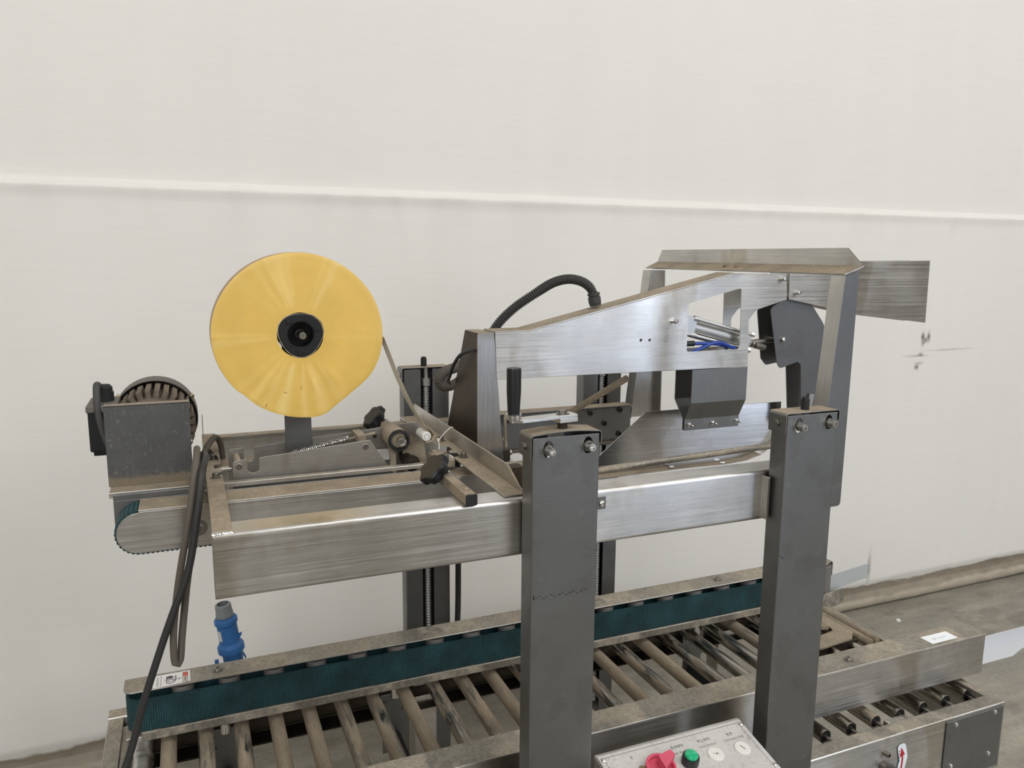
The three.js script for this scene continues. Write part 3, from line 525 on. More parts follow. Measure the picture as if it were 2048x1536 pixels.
{ const w = []; for (let i = 0; i < 14; i++) w.push(lathe([[0, -0.0025], [0.002, -0.0015], [0.0028, 0], [0.002, 0.0012], [0, 0.0018]], [0.0175 + i * 0.002 + 0.0005 * rnd(), 1.2535 + 0.0008 * rnd(), -1.1205 + 0.002 * rnd()], [0.3 * rnd(), 1, 0.3], 8)); part(strap, 'weld_bead', w, M.bright, { label: 'rough bright weld bead' }); }
const cross = part(fr, 'cross_angle', [extr([[0.459, -1.129], [0.494, -1.129], [0.494, -1.80], [0.459, -1.80], [0.459, -1.49], [0.478, -1.483], [0.478, -1.452], [0.466, -1.445], [0.466, -1.436], [0.478, -1.43], [0.478, -1.40], [0.459, -1.392]], 'y', 1.2537, 1.2567), extr([[-1.80, 1.2537], [-1.80, 1.2865], [-1.205, 1.2865], [-1.135, 1.2537]], 'x', 0.494, 0.497)], M.brush, { brush: 'z', top: M.heavy, label: 'angle section crossing the frame' });
for (const z of [-1.385, -1.53]) part(cross, 'bolt', [washer([0.477, 1.2567, z], [0, 1, 0], 0.0095), socketBolt([0.477, 1.2583, z], [0, 1, 0], 0.0058, 0.0085)], M.screw);
const tie = part(cross, 'cable_tie', [sweep([[0.464, 1.263, -1.505], [0.472, 1.27, -1.51], [0.484, 1.281, -1.512], [0.4955, 1.2885, -1.512], [0.4985, 1.283, -1.512]], 0.0011, { n: 24, m: 6 }), sweep([[0.464, 1.265, -1.505], [0.461, 1.258, -1.49], [0.456, 1.252, -1.475]], 0.0011, { n: 10, m: 6 }), bx(0.461, 1.262, -1.508, 0.467, 1.268, -1.503)], M.plasticWhite, { label: 'white nylon cable tie' });
const mount = part(fr, 'rear_mount_plate', [bx(0.655, 1.166, -1.743, 1.062, 1.2545, -1.738, 0.002), bx(0.655, 1.2545, -1.775, 1.062, 1.2585, -1.733), bx(0.655, 1.160, -1.762, 1.062, 1.166, -1.725)], M.satin, { top: M.heavy });
for (const [x, y] of [[0.94, 1.244], [1.027, 1.247], [0.982, 1.214], [1.026, 1.183], [0.72, 1.24]]) part(mount, 'bolt', socketBolt([x, y, -1.738], [0, 0, 1], 0.0065, 0.006), M.darksteel);
part(fr, 'tie_block', [bx(0.575, 1.205, -1.475, 0.604, 1.245, -1.455, 0.002), rod([0.583, 1.245, -1.465], [0.583, 1.285, -1.465], 0.006)], M.darksteel);
for (const y of [1.218, 1.236]) part(fr, 'tie_bolt', hexBolt([0.604, y, -1.465], [1, 0, 0], 0.006, 0.006), M.screw);
part(fr, 'diagonal_stay', slab([[0.600, 1.222, -1.47], [0.70, 1.258, -1.73], [0.70, 1.232, -1.73], [0.600, 1.196, -1.47]], [0.004, 0, 0.0015]), M.heavy);
part(fr, 'brace_rod', rod([0.795, 1.262, -1.62], [0.905, 1.372, -1.5], 0.0075, 10), M.heavy, { label: 'dusty diagonal brace bar' });

// ---------------------------------------------------------------- flap folding arm on its tapered tower
const arm = thing('flap_arm', 'long rising box arm of brushed sheet steel with an open window', 'machine arm', [0.56, 1.2567, -1.478]);
const armPts = rounded([[0.564, 1.488], [0.638, 1.488], [1.143, 1.6035], [1.289, 1.603], [1.294, 1.544], [1.206, 1.521, 0.025], [1.187, 1.499, 0.012], [1.192, 1.391], [0.568, 1.394]]);
const armHole = rounded([[1.02, 1.54, 0.006], [1.163, 1.573, 0.006], [1.167, 1.432, 0.008], [1.02, 1.4315, 0.006]]);
const armHoles = [armHole, circ(0.902, 1.462, 0.0028, 12), circ(0.924, 1.4615, 0.0028, 12)];
const armBody = part(arm, 'arm_shell', [extr(armPts, 'z', -1.4475, -1.445, { holes: armHoles, bevel: 0.0008 }), extr(armPts, 'z', -1.51, -1.5075, { holes: [armHole] }), extr(thick([[0.564, 1.4885], [0.638, 1.4885], [1.1405, 1.6038]], 0.0025), 'z', -1.51, -1.445), extr(thick([[0.568, 1.3965], [0.99, 1.3945]], -0.002), 'z', -1.5075, -1.4475)], M.brush, { top: M.heavy });
for (const [x, y] of [[0.983, 1.502], [1.275, 1.592]]) part(armBody, 'pivot_bolt', [washer([x - 0.002, y - 0.001, -1.445], [0, 0, 1], 0.0078, 0.001), lathe([[0, 0], [0.0055, 0], [0.0055, 0.011], [0.004, 0.013], [0, 0.0135]], [x, y, -1.445], [0, 0, 1], 16)], M.bright);
const tower = part(arm, 'tower', [extr(rounded([[0.528, 1.487, 0.003], [0.563, 1.489], [0.588, 1.19], [0.528, 1.19]]), 'z', -1.449, -1.4465), slab([[0.5305, 1.488, -1.523], [0.56, 1.488, -1.523], [0.58, 1.268, -1.64], [0.5305, 1.268, -1.64]], [0, 0.0015, -0.002])], M.brush, { brush: 'y', label: 'tapered sheet steel tower' });
part(tower, 'tower_web', extr([[-1.4495, 1.488], [-1.523, 1.488], [-1.64, 1.268], [-1.65, 1.2], [-1.4495, 1.2]], 'x', 0.528, 0.5305), M.web, { brush: 'y', label: 'dark dirty side web' });
part(tower, 'top_plate', bx(0.5305, 1.4862, -1.523, 0.5635, 1.4882, -1.4495), M.heavy);
part(tower, 'base_plate', bx(0.5, 1.257, -1.66, 0.6, 1.263, -1.482), M.heavy);
const endp = rounded([[1.2955, 1.6045], [1.40, 1.632], [1.743, 1.636], [1.746, 1.479], [1.513, 1.505], [1.2985, 1.5445]]);
const tail = part(arm, 'tail_plate', [extr(endp, 'z', -1.447, -1.444), extr(endp, 'z', -1.51, -1.507), bx(1.30, 1.56, -1.507, 1.31, 1.59, -1.447)], M.brush, { label: 'flaring tail plate' });
part(tail, 'bolt', [lathe([[0, 0], [0.005, 0], [0.005, 0.011], [0.004, 0.0125], [0, 0.013]], [1.319, 1.56, -1.444], [0, 0, 1], 16)], M.bright);

const pad = thing('swing_paddle', 'dark grey twin plate paddle pivoting under the end of the flap arm', 'machine arm', [1.33, 1.22, -1.478]);
const padF = rounded([[1.256, 1.523, 0.01], [1.304, 1.55], [1.375, 1.535, 0.03], [1.425, 1.478, 0.05], [1.432, 1.40], [1.425, 1.22, 0.01], [1.372, 1.22, 0.01], [1.358, 1.386, 0.008], [1.347, 1.394], [1.294, 1.380, 0.01], [1.283, 1.399, 0.006]]);
const padB = rounded([[1.256, 1.517, 0.01], [1.30, 1.55], [1.40, 1.53, 0.03], [1.44, 1.478, 0.05], [1.425, 1.22, 0.01], [1.372, 1.22, 0.01], [1.354, 1.376, 0.008], [1.34, 1.39], [1.291, 1.383, 0.01], [1.275, 1.40, 0.006]]);
part(pad, 'front_plate', extr(padF, 'z', -1.458, -1.455), M.grey);
part(pad, 'rear_plate', extr(padB, 'z', -1.503, -1.5), M.grey);
part(pad, 'pivot_bolt', [lathe([[0, 0], [0.006, 0], [0.006, 0.007], [0.004, 0.009], [0, 0.0095]], [1.296, 1.450, -1.455], [0, 0, 1], 16), rod([1.296, 1.45, -1.5], [1.296, 1.45, -1.458], 0.005)], M.bright);
part(pad, 'link_strap', slab([[1.385, 1.315, -1.45], [1.40, 1.313, -1.45], [1.385, 1.22, -1.45], [1.368, 1.222, -1.45]], [0, 0, 0.002]), M.brush, { brush: 'y' });

const cyl = thing('pneumatic_cylinder', 'small aluminium pneumatic cylinder with tie rods inside the arm window', 'cylinder', [1.05, 1.488, -1.478]);
{
  const A = V([1.0, 1.4985, -1.4805]), B = V([1.198, 1.4475, -1.4805]), d = B.clone().sub(A).normalize(), u = new THREE.Vector3(-d.y, d.x, 0), at = (f, h, z) => A.clone().addScaledVector(d, f).addScaledVector(u, h).add(new THREE.Vector3(0, 0, z)).toArray(), L = A.distanceTo(B);
  const body = [rod(at(0.0, 0, 0), at(L, 0, 0), 0.0155, 24)]; for (const h of [-0.011, -0.006, 0.006, 0.011]) body.push(rod(at(0.05, h, 0.0105), at(L - 0.004, h, 0.0105), 0.0016, 6));
  part(cyl, 'barrel', body, M.alu);
  const caps = (f0, f1) => { const a = [0.0, 1.57, 3.14, 4.71].map((q) => [0.021 * Math.sign(Math.cos(q + 0.78)), 0.021 * Math.sign(Math.sin(q + 0.78))]); return slab([at(f0, -0.021, 0.02), at(f0, 0.021, 0.02), at(f1, 0.021, 0.02), at(f1, -0.021, 0.02)], [0, 0, -0.04]); };
  part(cyl, 'end_cap', caps(0.0, 0.055), M.alu); part(cyl, 'end_cap', caps(L - 0.004, L + 0.008), M.alu);
  for (const h of [-0.0185, 0.0185]) for (const z of [-0.0175, 0.0175]) part(cyl, 'tie_rod', [rod(at(0.05, h, z), at(L + 0.018, h, z), 0.0044, 14), rod(at(0.045, h, z), at(0.062, h, z), 0.0062, 14), rod(at(L + 0.006, h, z), at(L + 0.016, h, z), 0.0062, 6)], M.alu);
  part(cyl, 'gland_nut', [lathe([[0, 0], [0.013, 0], [0.013, 0.012], [0.010, 0.016], [0, 0.016]], at(L + 0.008, 0, 0), d.toArray(), 8)], M.bright);
  part(cyl, 'piston_rod', [rod(at(L + 0.02, 0, 0), [1.287, 1.4455, -1.4805], 0.0062), rod(at(L + 0.028, 0, 0), at(L + 0.036, 0, 0), 0.010, 6), rod(at(L + 0.04, 0, 0), at(L + 0.07, 0, 0), 0.0092, 16)], M.screw);
}
const hosesB = thing('air_tube', 'pair of thin blue air tubes looping below the pneumatic cylinder', 'tube', [1.08, 1.44, -1.478]);
part(hosesB, 'tube', sweep([[1.045, 1.449, -1.454], [1.08, 1.448, -1.4535], [1.115, 1.4445, -1.4545], [1.14, 1.437, -1.462], [1.15, 1.428, -1.472]], 0.0042, { n: 40, m: 10 }), M.blueTube);
part(hosesB, 'tube', sweep([[1.03, 1.425, -1.4528], [1.06, 1.436, -1.4525], [1.09, 1.4465, -1.4525], [1.115, 1.449, -1.4525], [1.145, 1.438, -1.4525], [1.165, 1.431, -1.4545]], 0.0042, { n: 40, m: 10 }), M.blueTube);
part(hosesB, 'fitting', [rod([1.02, 1.449, -1.455], [1.047, 1.449, -1.455], 0.0062, 14), rod([1.16, 1.431, -1.4545], [1.178, 1.431, -1.4545], 0.0058, 12)], M.black);

const chute = thing('deflector_bracket', 'folded steel funnel bracket with three bolts hanging below the arm window', 'bracket', [1.11, 1.248, -1.469]);
part(chute, 'front_sheet', extr(thick([[-1.444, 1.391], [-1.444, 1.315, 0.003], [-1.466, 1.274, 0.003], [-1.466, 1.2475]], 0.002), 'x', 1.037, 1.189), M.satin, { crease: 0.25 });
part(chute, 'rear_sheet', extr(thick([[-1.506, 1.391], [-1.506, 1.315, 0.003], [-1.471, 1.274, 0.003], [-1.471, 1.2475]], -0.002), 'x', 1.037, 1.189), M.satin, { crease: 0.25 });
for (const x of [1.05, 1.115, 1.183]) part(chute, 'bolt', [washer([x, 1.2605, -1.464], [0, 0, 1], 0.0058, 0.001), hexBolt([x, 1.2605, -1.463], [0, 0, 1], 0.0048, 0.004), lathe([[0, 0], [0.0028, 0], [0.0028, 0.01], [0.001, 0.012], [0, 0.012]], [x, 1.2605, -1.459], [0, 0, 1], 10)], M.bright);

// ---------------------------------------------------------------- portal that carries the arm end
const por = thing('portal_bracket', 'tall inverted U portal of folded steel straddling the arm end', 'bracket', [1.15, 1.155, CZ]);
const legF = part(por, 'leg', extr(rounded([[1.147, 1.607], [1.181, 1.618], [1.179, 1.155, 0.008], [1.112, 1.155, 0.006]]), 'z', -1.1325, -1.13), M.portal, { brush: 'y' });
part(legF, 'leg_flange', [slab([[1.147, 1.607, -1.1305], [1.147, 1.607, -1.166], [1.112, 1.157, -1.166], [1.112, 1.157, -1.1305]], [0.0025, 0, 0])], M.brush, { brush: 'y' });
part(por, 'leg', [extr(rounded([[1.124, 1.605], [1.176, 1.605], [1.178, 1.21], [1.08, 1.21]]), 'z', -1.8025, -1.80), slab([[1.124, 1.605, -1.802], [1.124, 1.605, -1.765], [1.078, 1.215, -1.765], [1.078, 1.215, -1.802]], [0.0025, 0, 0]), slab([[1.176, 1.605, -1.802], [1.176, 1.605, -1.775], [1.178, 1.215, -1.775], [1.178, 1.215, -1.802]], [-0.0025, 0, 0])], M.brush, { brush: 'y', label: 'stained rear leg' });
const ptop = part(por, 'top_plate', [slab([[1.145, 1.6085, -1.1295], [1.181, 1.6245, -1.119], [1.181, 1.6245, -1.822], [1.145, 1.6085, -1.822]], [-0.001, 0.0025, 0]), slab([[1.1795, 1.624, -1.119], [1.1795, 1.66, -1.162], [1.1795, 1.658, -1.80], [1.1795, 1.624, -1.822]], [0.0025, 0, 0])], M.brush, { brush: 'z', top: M.heavy });
for (const z of [-1.465, -1.505]) part(ptop, 'bolt', [washer([1.163, 1.617, z], [-0.42, 0.9, 0], 0.0095), socketBolt([1.1625, 1.6185, z], [-0.42, 0.9, 0], 0.006, 0.007)], M.heavy);

// ---------------------------------------------------------------- flap guide plate and hold down rod
const gd = thing('guide_plate', 'large polished flap guide plate with slanted edge and curved lower lip', 'guide plate', [1.12, 1.14, -1.55]);
{ // the plate toes in towards the infeed: built flat around its own middle, then turned
  const T = -0.096, turn = (g) => g.translate(-1.1, 0, 0).rotateY(T).translate(1.1, 0, -1.55);
  const bot = [[0.83, 1.129], [0.887, 1.13], [1.01, 1.135], [1.119, 1.138], [1.202, 1.139], [1.259, 1.145], [1.301, 1.157], [1.336, 1.18], [1.369, 1.23]], outline = [[0.83, 1.1345], [0.885, 1.185], [0.994, 1.277], [1.368, 1.284], ...bot.slice().reverse()];
  part(gd, 'plate', turn(extr(outline, 'z', -0.0015, 0.001)), M.polish, { label: 'bright brushed plate' });
  const lip = []; for (let i = 0; i < bot.length - 1; i++) { const a = bot[i], b = bot[i + 1]; lip.push(slab([[a[0], a[1], 0.001], [b[0], b[1], 0.001], [b[0], b[1] - 0.001, 0.026], [a[0], a[1] - 0.001, 0.026]], [0, 0.002, 0])); }
  part(gd, 'lip', lip.map(turn), M.brush, { top: M.heavy });
  for (const x of [1.06, 1.2]) part(gd, 'lip_screw', turn(hexBolt([x, 1.1395, 0.014], [0, 1, 0], 0.007, 0.003)), M.bright);
}
const hr = thing('hold_down_rod', 'long round rod with worn speckled surface above the front frame tube', 'rod', [0.9, 1.235, -1.3]);
part(hr, 'rod', sweep([[0.55, 1.222, -1.3], [0.7, 1.2275, -1.3], [1.05, 1.2385, -1.3], [1.2, 1.2425, -1.3], [1.23, 1.25, -1.3], [1.24, 1.275, -1.3]], 0.0066, { n: 60, m: 16 }), M.dust);
part(hr, 'end_block', bx(0.53, 1.2, -1.312, 0.56, 1.2565, -1.288, 0.002), M.darksteel);

// ---------------------------------------------------------------- upper belt unit, near strand
const hb = thing('top_belt_unit', 'round ended brushed belt housing with green toothed belt inside the upper frame', 'belt drive', [0.2, 1.163, -1.36]);
part(hb, 'side_plate', extr([...Array.from({ length: 13 }, (_, i) => { const a = Math.PI / 2 + i / 12 * Math.PI; return [-0.0885 + 0.0335 * Math.cos(a), 1.1975 + 0.0335 * Math.sin(a)]; }), [0.66, 1.164], [0.66, 1.2325], [-0.0875, 1.2325]], 'z', -1.3325, -1.33), M.brush);
part(hb, 'top_cover', extr(thick([[-1.3305, 1.2328], [-1.3305, 1.2355, 0.0018], [-1.392, 1.2355]], 0.002), 'x', -0.088, 0.66), M.brush, { top: M.heavy });
part(hb, 'belt', beltLoop(-0.0885, 0.62, 1.1965, 0.0345, -1.392, -1.336, 0.0072, 0.0022, 0.003, 'z'), M.belt, { crease: 0.3, label: 'dark green toothed belt' });
part(hb, 'pulley', rod([-0.0885, 1.1965, -1.391], [-0.0885, 1.1965, -1.337], 0.031, 28), M.rubber);
part(hb, 'inner_plate', [bx(-0.128, 1.2355, -1.398, 0.012, 1.2452, -1.3955), bx(-0.128, 1.165, -1.398, 0.66, 1.2355, -1.3955)], M.satin);
part(hb, 'axle_bolt', [washer([0.0, 1.196, -1.33], [0, 0, 1], 0.0135), socketBolt([0.0, 1.196, -1.3284], [0, 0, 1], 0.0075, 0.005)], M.screw);
part(hb, 'base_plate', extr(thick([[-1.402, 1.2385], [-1.402, 1.248, 0.0015], [-1.53, 1.248]], 0.002), 'x', -0.134, 0.015), M.brush, { top: M.heavy });
part(hb, 'lip_rail', extr(thick([[-1.402, 1.2385], [-1.402, 1.246, 0.0015], [-1.416, 1.246]], 0.002), 'x', 0.03, 0.452), M.brush, { top: M.dust });
part(hb, 'rear_strand', [bx(-0.1, 1.163, -1.62, 0.44, 1.2355, -1.556, 0.003)], M.brush, { top: M.heavy });

// ---------------------------------------------------------------- drive motor and its guard
const mo = thing('drive_motor', 'dusty finned electric motor with black terminal box behind the guard', 'motor', [-0.064, 1.249, -1.58]);
{
  const cx = -0.064, cy = 1.329;
  part(mo, 'housing', [lathe([[0, 0], [0.03, 0], [0.042, 0.012], [0.052, 0.02], [0.056, 0.03], [0.056, 0.13], [0, 0.13]], [cx, cy, -1.475], [0, 0, -1], 40)], M.motorFin);
  for (let i = 0; i < 28; i++) { const a = (i + 0.5) / 28 * 2 * Math.PI, s = Math.sin(a), c = Math.cos(a), w = 0.0044; const q = [[-w, 0.053], [-w, 0.069], [w, 0.069], [w, 0.053]].map(([t, r]) => [cx + c * r - s * t, cy + s * r + c * t]); part(mo, 'cooling_fin', extr(q, 'z', -1.597, -1.512), M.motorFin); }
  part(mo, 'fan_cover', lathe([[0.0728, 0], [0.0745, 0], [0.0745, 0.055], [0.066, 0.064], [0, 0.064], [0, 0.06], [0.066, 0.06], [0.0728, 0.05]], [cx, cy, -1.60], [0, 0, -1], 48), M.motor);
  for (const a of [0.55, 2.5]) part(mo, 'cover_screw', hexBolt([cx + 0.0745 * Math.cos(a), cy + 0.0745 * Math.sin(a), -1.606], [Math.cos(a), Math.sin(a), 0], 0.004, 0.006), M.brass);
  const tb = part(mo, 'terminal_box', [bx(-0.167, 1.296, -1.58, -0.128, 1.376, -1.50, 0.004), bx(-0.163, 1.287, -1.575, -0.135, 1.297, -1.51, 0.002)], M.black, { label: 'black terminal box' });
  part(tb, 'box_lid', bx(-0.169, 1.366, -1.585, -0.12, 1.379, -1.495, 0.003), M.motor);
  part(tb, 'cable_gland', [lathe([[0, 0], [0.0165, 0], [0.016, 0.016], [0.0145, 0.017], [0.0145, 0.024], [0.010, 0.029], [0, 0.029]], [-0.143, 1.379, -1.545], [0, 1, 0], 10)], M.rubber);
  part(tb, 'motor_lead', sweep([[-0.147, 1.395, -1.54], [-0.149, 1.409, -1.527], [-0.151, 1.411, -1.515], [-0.151, 1.395, -1.503], [-0.149, 1.36, -1.492], [-0.14, 1.32, -1.485], [-0.125, 1.28, -1.48], [-0.11, 1.26, -1.475]], 0.0058, { n: 50, m: 10 }), M.hose);
}
const gu = thing('motor_guard', 'smudged dark grey sheet steel guard standing in front of the motor', 'guard', [-0.07, 1.248, -1.44]);
part(gu, 'folded_sheet', [bx(-0.1365, 1.385, -1.458, -0.0045, 1.3875, -1.437), bx(-0.1365, 1.2485, -1.47, -0.135, 1.387, -1.4385), bx(-0.006, 1.2485, -1.505, -0.0045, 1.387, -1.4385)], M.grey, { top: M.heavy, label: 'smudged grey sheet' });
const smears = []; for (let i = 0; i < 90; i++) smears.push([rnd(), Math.pow(rnd(), 0.8), 0.004 + 0.016 * rnd() * rnd(), 0.008 + 0.03 * rnd() * rnd(), 0.15 + 0.5 * rnd()]);
const guardC = tex(512, 512, (u, v) => { // grey sheet with pale smears, specks and a line of settled dust along its foot
  let s = 0; for (const [a, b, rx, ry, w] of smears) { const d = ((u - a) / rx) ** 2 + ((v - b) / ry) ** 2; if (d < 5) s = Math.max(s, w * Math.exp(-d)); }
  const b = fbm(u, v, 6, 6, 4), g = fbm(u, v, 110, 110, 2), st = fbm(u, v, 160, 10, 2), sp = g > 0.72 && v < 0.42 ? 0.3 : 0, k = 0.42 + 0.06 * (b - 0.5) + 0.03 * (st - 0.5);
  const foot = sm(0.15, 0.07, v + 0.09 * (fbm(u, v, 24, 24, 3) - 0.5));
  return mix3(mix3([k, k, k * 0.985], [0.68, 0.67, 0.66], Math.min(0.8, s * 0.8 + sp)), [0.63 + 0.14 * (g - 0.5), 0.575 + 0.14 * (g - 0.5), 0.49 + 0.12 * (g - 0.5)], foot * 0.8);
}, true);
decal(gu, 'front_sheet', rect(-0.1365, 1.2485, -0.0045, 1.3868, 0.001), 'z', -1.4378, guardC, 'smudged dark grey sheet', 0.0016, { roughness: 0.5, metalness: 0.9 });
part(gu, 'guard_screw', domeScrew([-0.0045, 1.312, -1.46], [1, 0, 0], 0.005, 0.003), M.screw);

// ---------------------------------------------------------------- tape cartridge between the belts
const ca = thing('tape_cartridge', 'grey steel tape head cartridge of two side plates below the yellow roll', 'tape head', [0.22, 1.2, CZ]);
const notch = (cx, cy, r, y) => [[cx - r, y, 0.003], ...Array.from({ length: 9 }, (_, i) => { const a = Math.PI + i / 8 * Math.PI; return [cx + r * Math.cos(a), cy + r * Math.sin(a)]; }), [cx + r, y, 0.003]];
part(ca, 'side_plate', extr(rounded([[0.058, 1.19], [0.061, 1.2755, 0.004], ...notch(0.0955, 1.262, 0.0098, 1.2795), [0.307, 1.2955, 0.003], [0.372, 1.19]]), 'z', -1.431, -1.428), M.mill);
part(ca, 'side_plate', extr(rounded([[0.057, 1.19], [0.058, 1.279, 0.005], ...notch(0.0945, 1.264, 0.0098, 1.2815), [0.345, 1.3, 0.003], [0.418, 1.307, 0.008], [0.44, 1.283, 0.004], [0.452, 1.19]]), 'z', -1.51, -1.507), M.mill);
for (const [x, y] of [[0.0715, 1.2665], [0.2975, 1.283], [0.185, 1.2395], [0.195, 1.241], [0.205, 1.242]]) part(ca, 'screw', lathe([[0, 0], [x > 0.15 && x < 0.25 ? 0.003 : 0.006, 0], [x > 0.15 && x < 0.25 ? 0.0025 : 0.005, 0.0006], [0.002, 0.0004], [0, 0.0001]], [x, y, -1.428], [0, 0, 1], 16), M.screw);
for (const [x, y] of [[0.333, 1.284], [0.353, 1.275]]) part(ca, 'screw', lathe([[0, 0], [0.0045, 0], [0.004, 0.0006], [0, 0.0004]], [x, y, -1.507], [0, 0, 1], 14), M.darksteel);
part(ca, 'spacer_pin', rod([0.0715, 1.267, -1.507], [0.0715, 1.267, -1.431], 0.006), M.heavy);
{ // tension spring
  const A = V([0.165, 1.272, -1.466]), B = V([0.272, 1.2915, -1.466]), h = [], N = 30, d = B.clone().sub(A), u = new THREE.Vector3(-d.y, d.x, 0).normalize(), w = new THREE.Vector3(0, 0, 1);
  for (let i = 0; i <= N * 8; i++) { const t = i / (N * 8), a = i / 8 * 2 * Math.PI; h.push(A.clone().addScaledVector(d, t).addScaledVector(u, 0.0046 * Math.cos(a)).addScaledVector(w, 0.0046 * Math.sin(a)).toArray()); }
  part(ca, 'spring', sweep(h, 0.0012, { n: N * 14, m: 6 }), M.bright);
  part(ca, 'spring_hook', [rod([0.272, 1.2915, -1.466], [0.298, 1.2955, -1.466], 0.0022, 8), rod([0.305, 1.296, -1.466], [0.325, 1.299, -1.466], 0.003, 10), bx(0.288, 1.287, -1.507, 0.304, 1.300, -1.45)], M.heavy);
}
const sp = part(ca, 'idler_spool', lathe([[0, 0], [0.0215, 0], [0.0215, 0.06], [0, 0.06]], [0.366, 1.286, -1.5065], [0, 0, 1], 32), M.heavy, { label: 'dusty idler spool' });
part(sp, 'spool_end', lathe([[0.0145, 0], [0.021, 0], [0.0215, 0.006], [0.02, 0.009], [0.0165, 0.009], [0.015, 0.003], [0.0145, 0.001]], [0.366, 1.286, -1.447], [0, 0, 1], 32), M.rubber);
part(sp, 'spool_bolt', [lathe([[0, 0], [0.006, 0], [0.006, 0.014], [0.0095, 0.014], [0.0095, 0.024], [0.008, 0.026], [0.0045, 0.0265], [0.004, 0.024], [0, 0.024]], [0.368, 1.285, -1.453], [0, 0, 1], 16)], M.bright);
part(sp, 'lever', [extr(rounded([[0.347, 1.287, 0.01], [0.362, 1.265], [0.364, 1.19], [0.348, 1.19], [0.352, 1.25]]), 'z', -1.466, -1.456), extr(rounded([[0.375, 1.30], [0.40, 1.283], [0.43, 1.265], [0.44, 1.19], [0.39, 1.19], [0.384, 1.262]]), 'z', -1.497, -1.491)], M.heavy);
part(ca, 'white_roller', [lathe([[0, 0], [0.0085, 0], [0.0098, 0.002], [0.0098, 0.042], [0.0085, 0.045], [0.0062, 0.0455], [0.0058, 0.043], [0, 0.043]], [0.421, 1.289, -1.488], [0, 0, 1], 24), lathe([[0, 0], [0.004, 0], [0.0038, 0.002], [0.0015, 0.0022], [0, 0.001]], [0.421, 1.289, -1.4445], [0, 0, 1], 12)], M.plasticWhite, { label: 'white plastic roller' });
part(ca, 'white_block', bx(0.32, 1.238, -1.5, 0.362, 1.258, -1.487), M.plasticWhite);
part(ca, 'lower_shaft', [rod([0.392, 1.237, -1.505], [0.392, 1.237, -1.44], 0.011, 16), lathe([[0, 0], [0.016, 0], [0.016, 0.004], [0, 0.004]], [0.392, 1.237, -1.45], [0, 0, 1], 20)], M.darksteel);
for (const [x0, x1, z] of [[0.425, 0.452, -1.435], [0.43, 0.456, -1.385]]) part(ca, 'mount_block', [bx(x0, 1.242, z - 0.012, x1, 1.2575, z + 0.012, 0.002), hexBolt([x0 + 0.009, 1.2575, z], [0, 1, 0], 0.006, 0.005)], M.heavy);
part(ca, 'roll_holder', [extr(rounded([[0.1605, 1.215], [0.2095, 1.215], [0.2095, 1.50, 0.024], [0.1605, 1.50, 0.024]]), 'z', -1.5035, -1.4995)], M.satin, { brush: 'y', label: 'flat upright arm that holds the roll' });

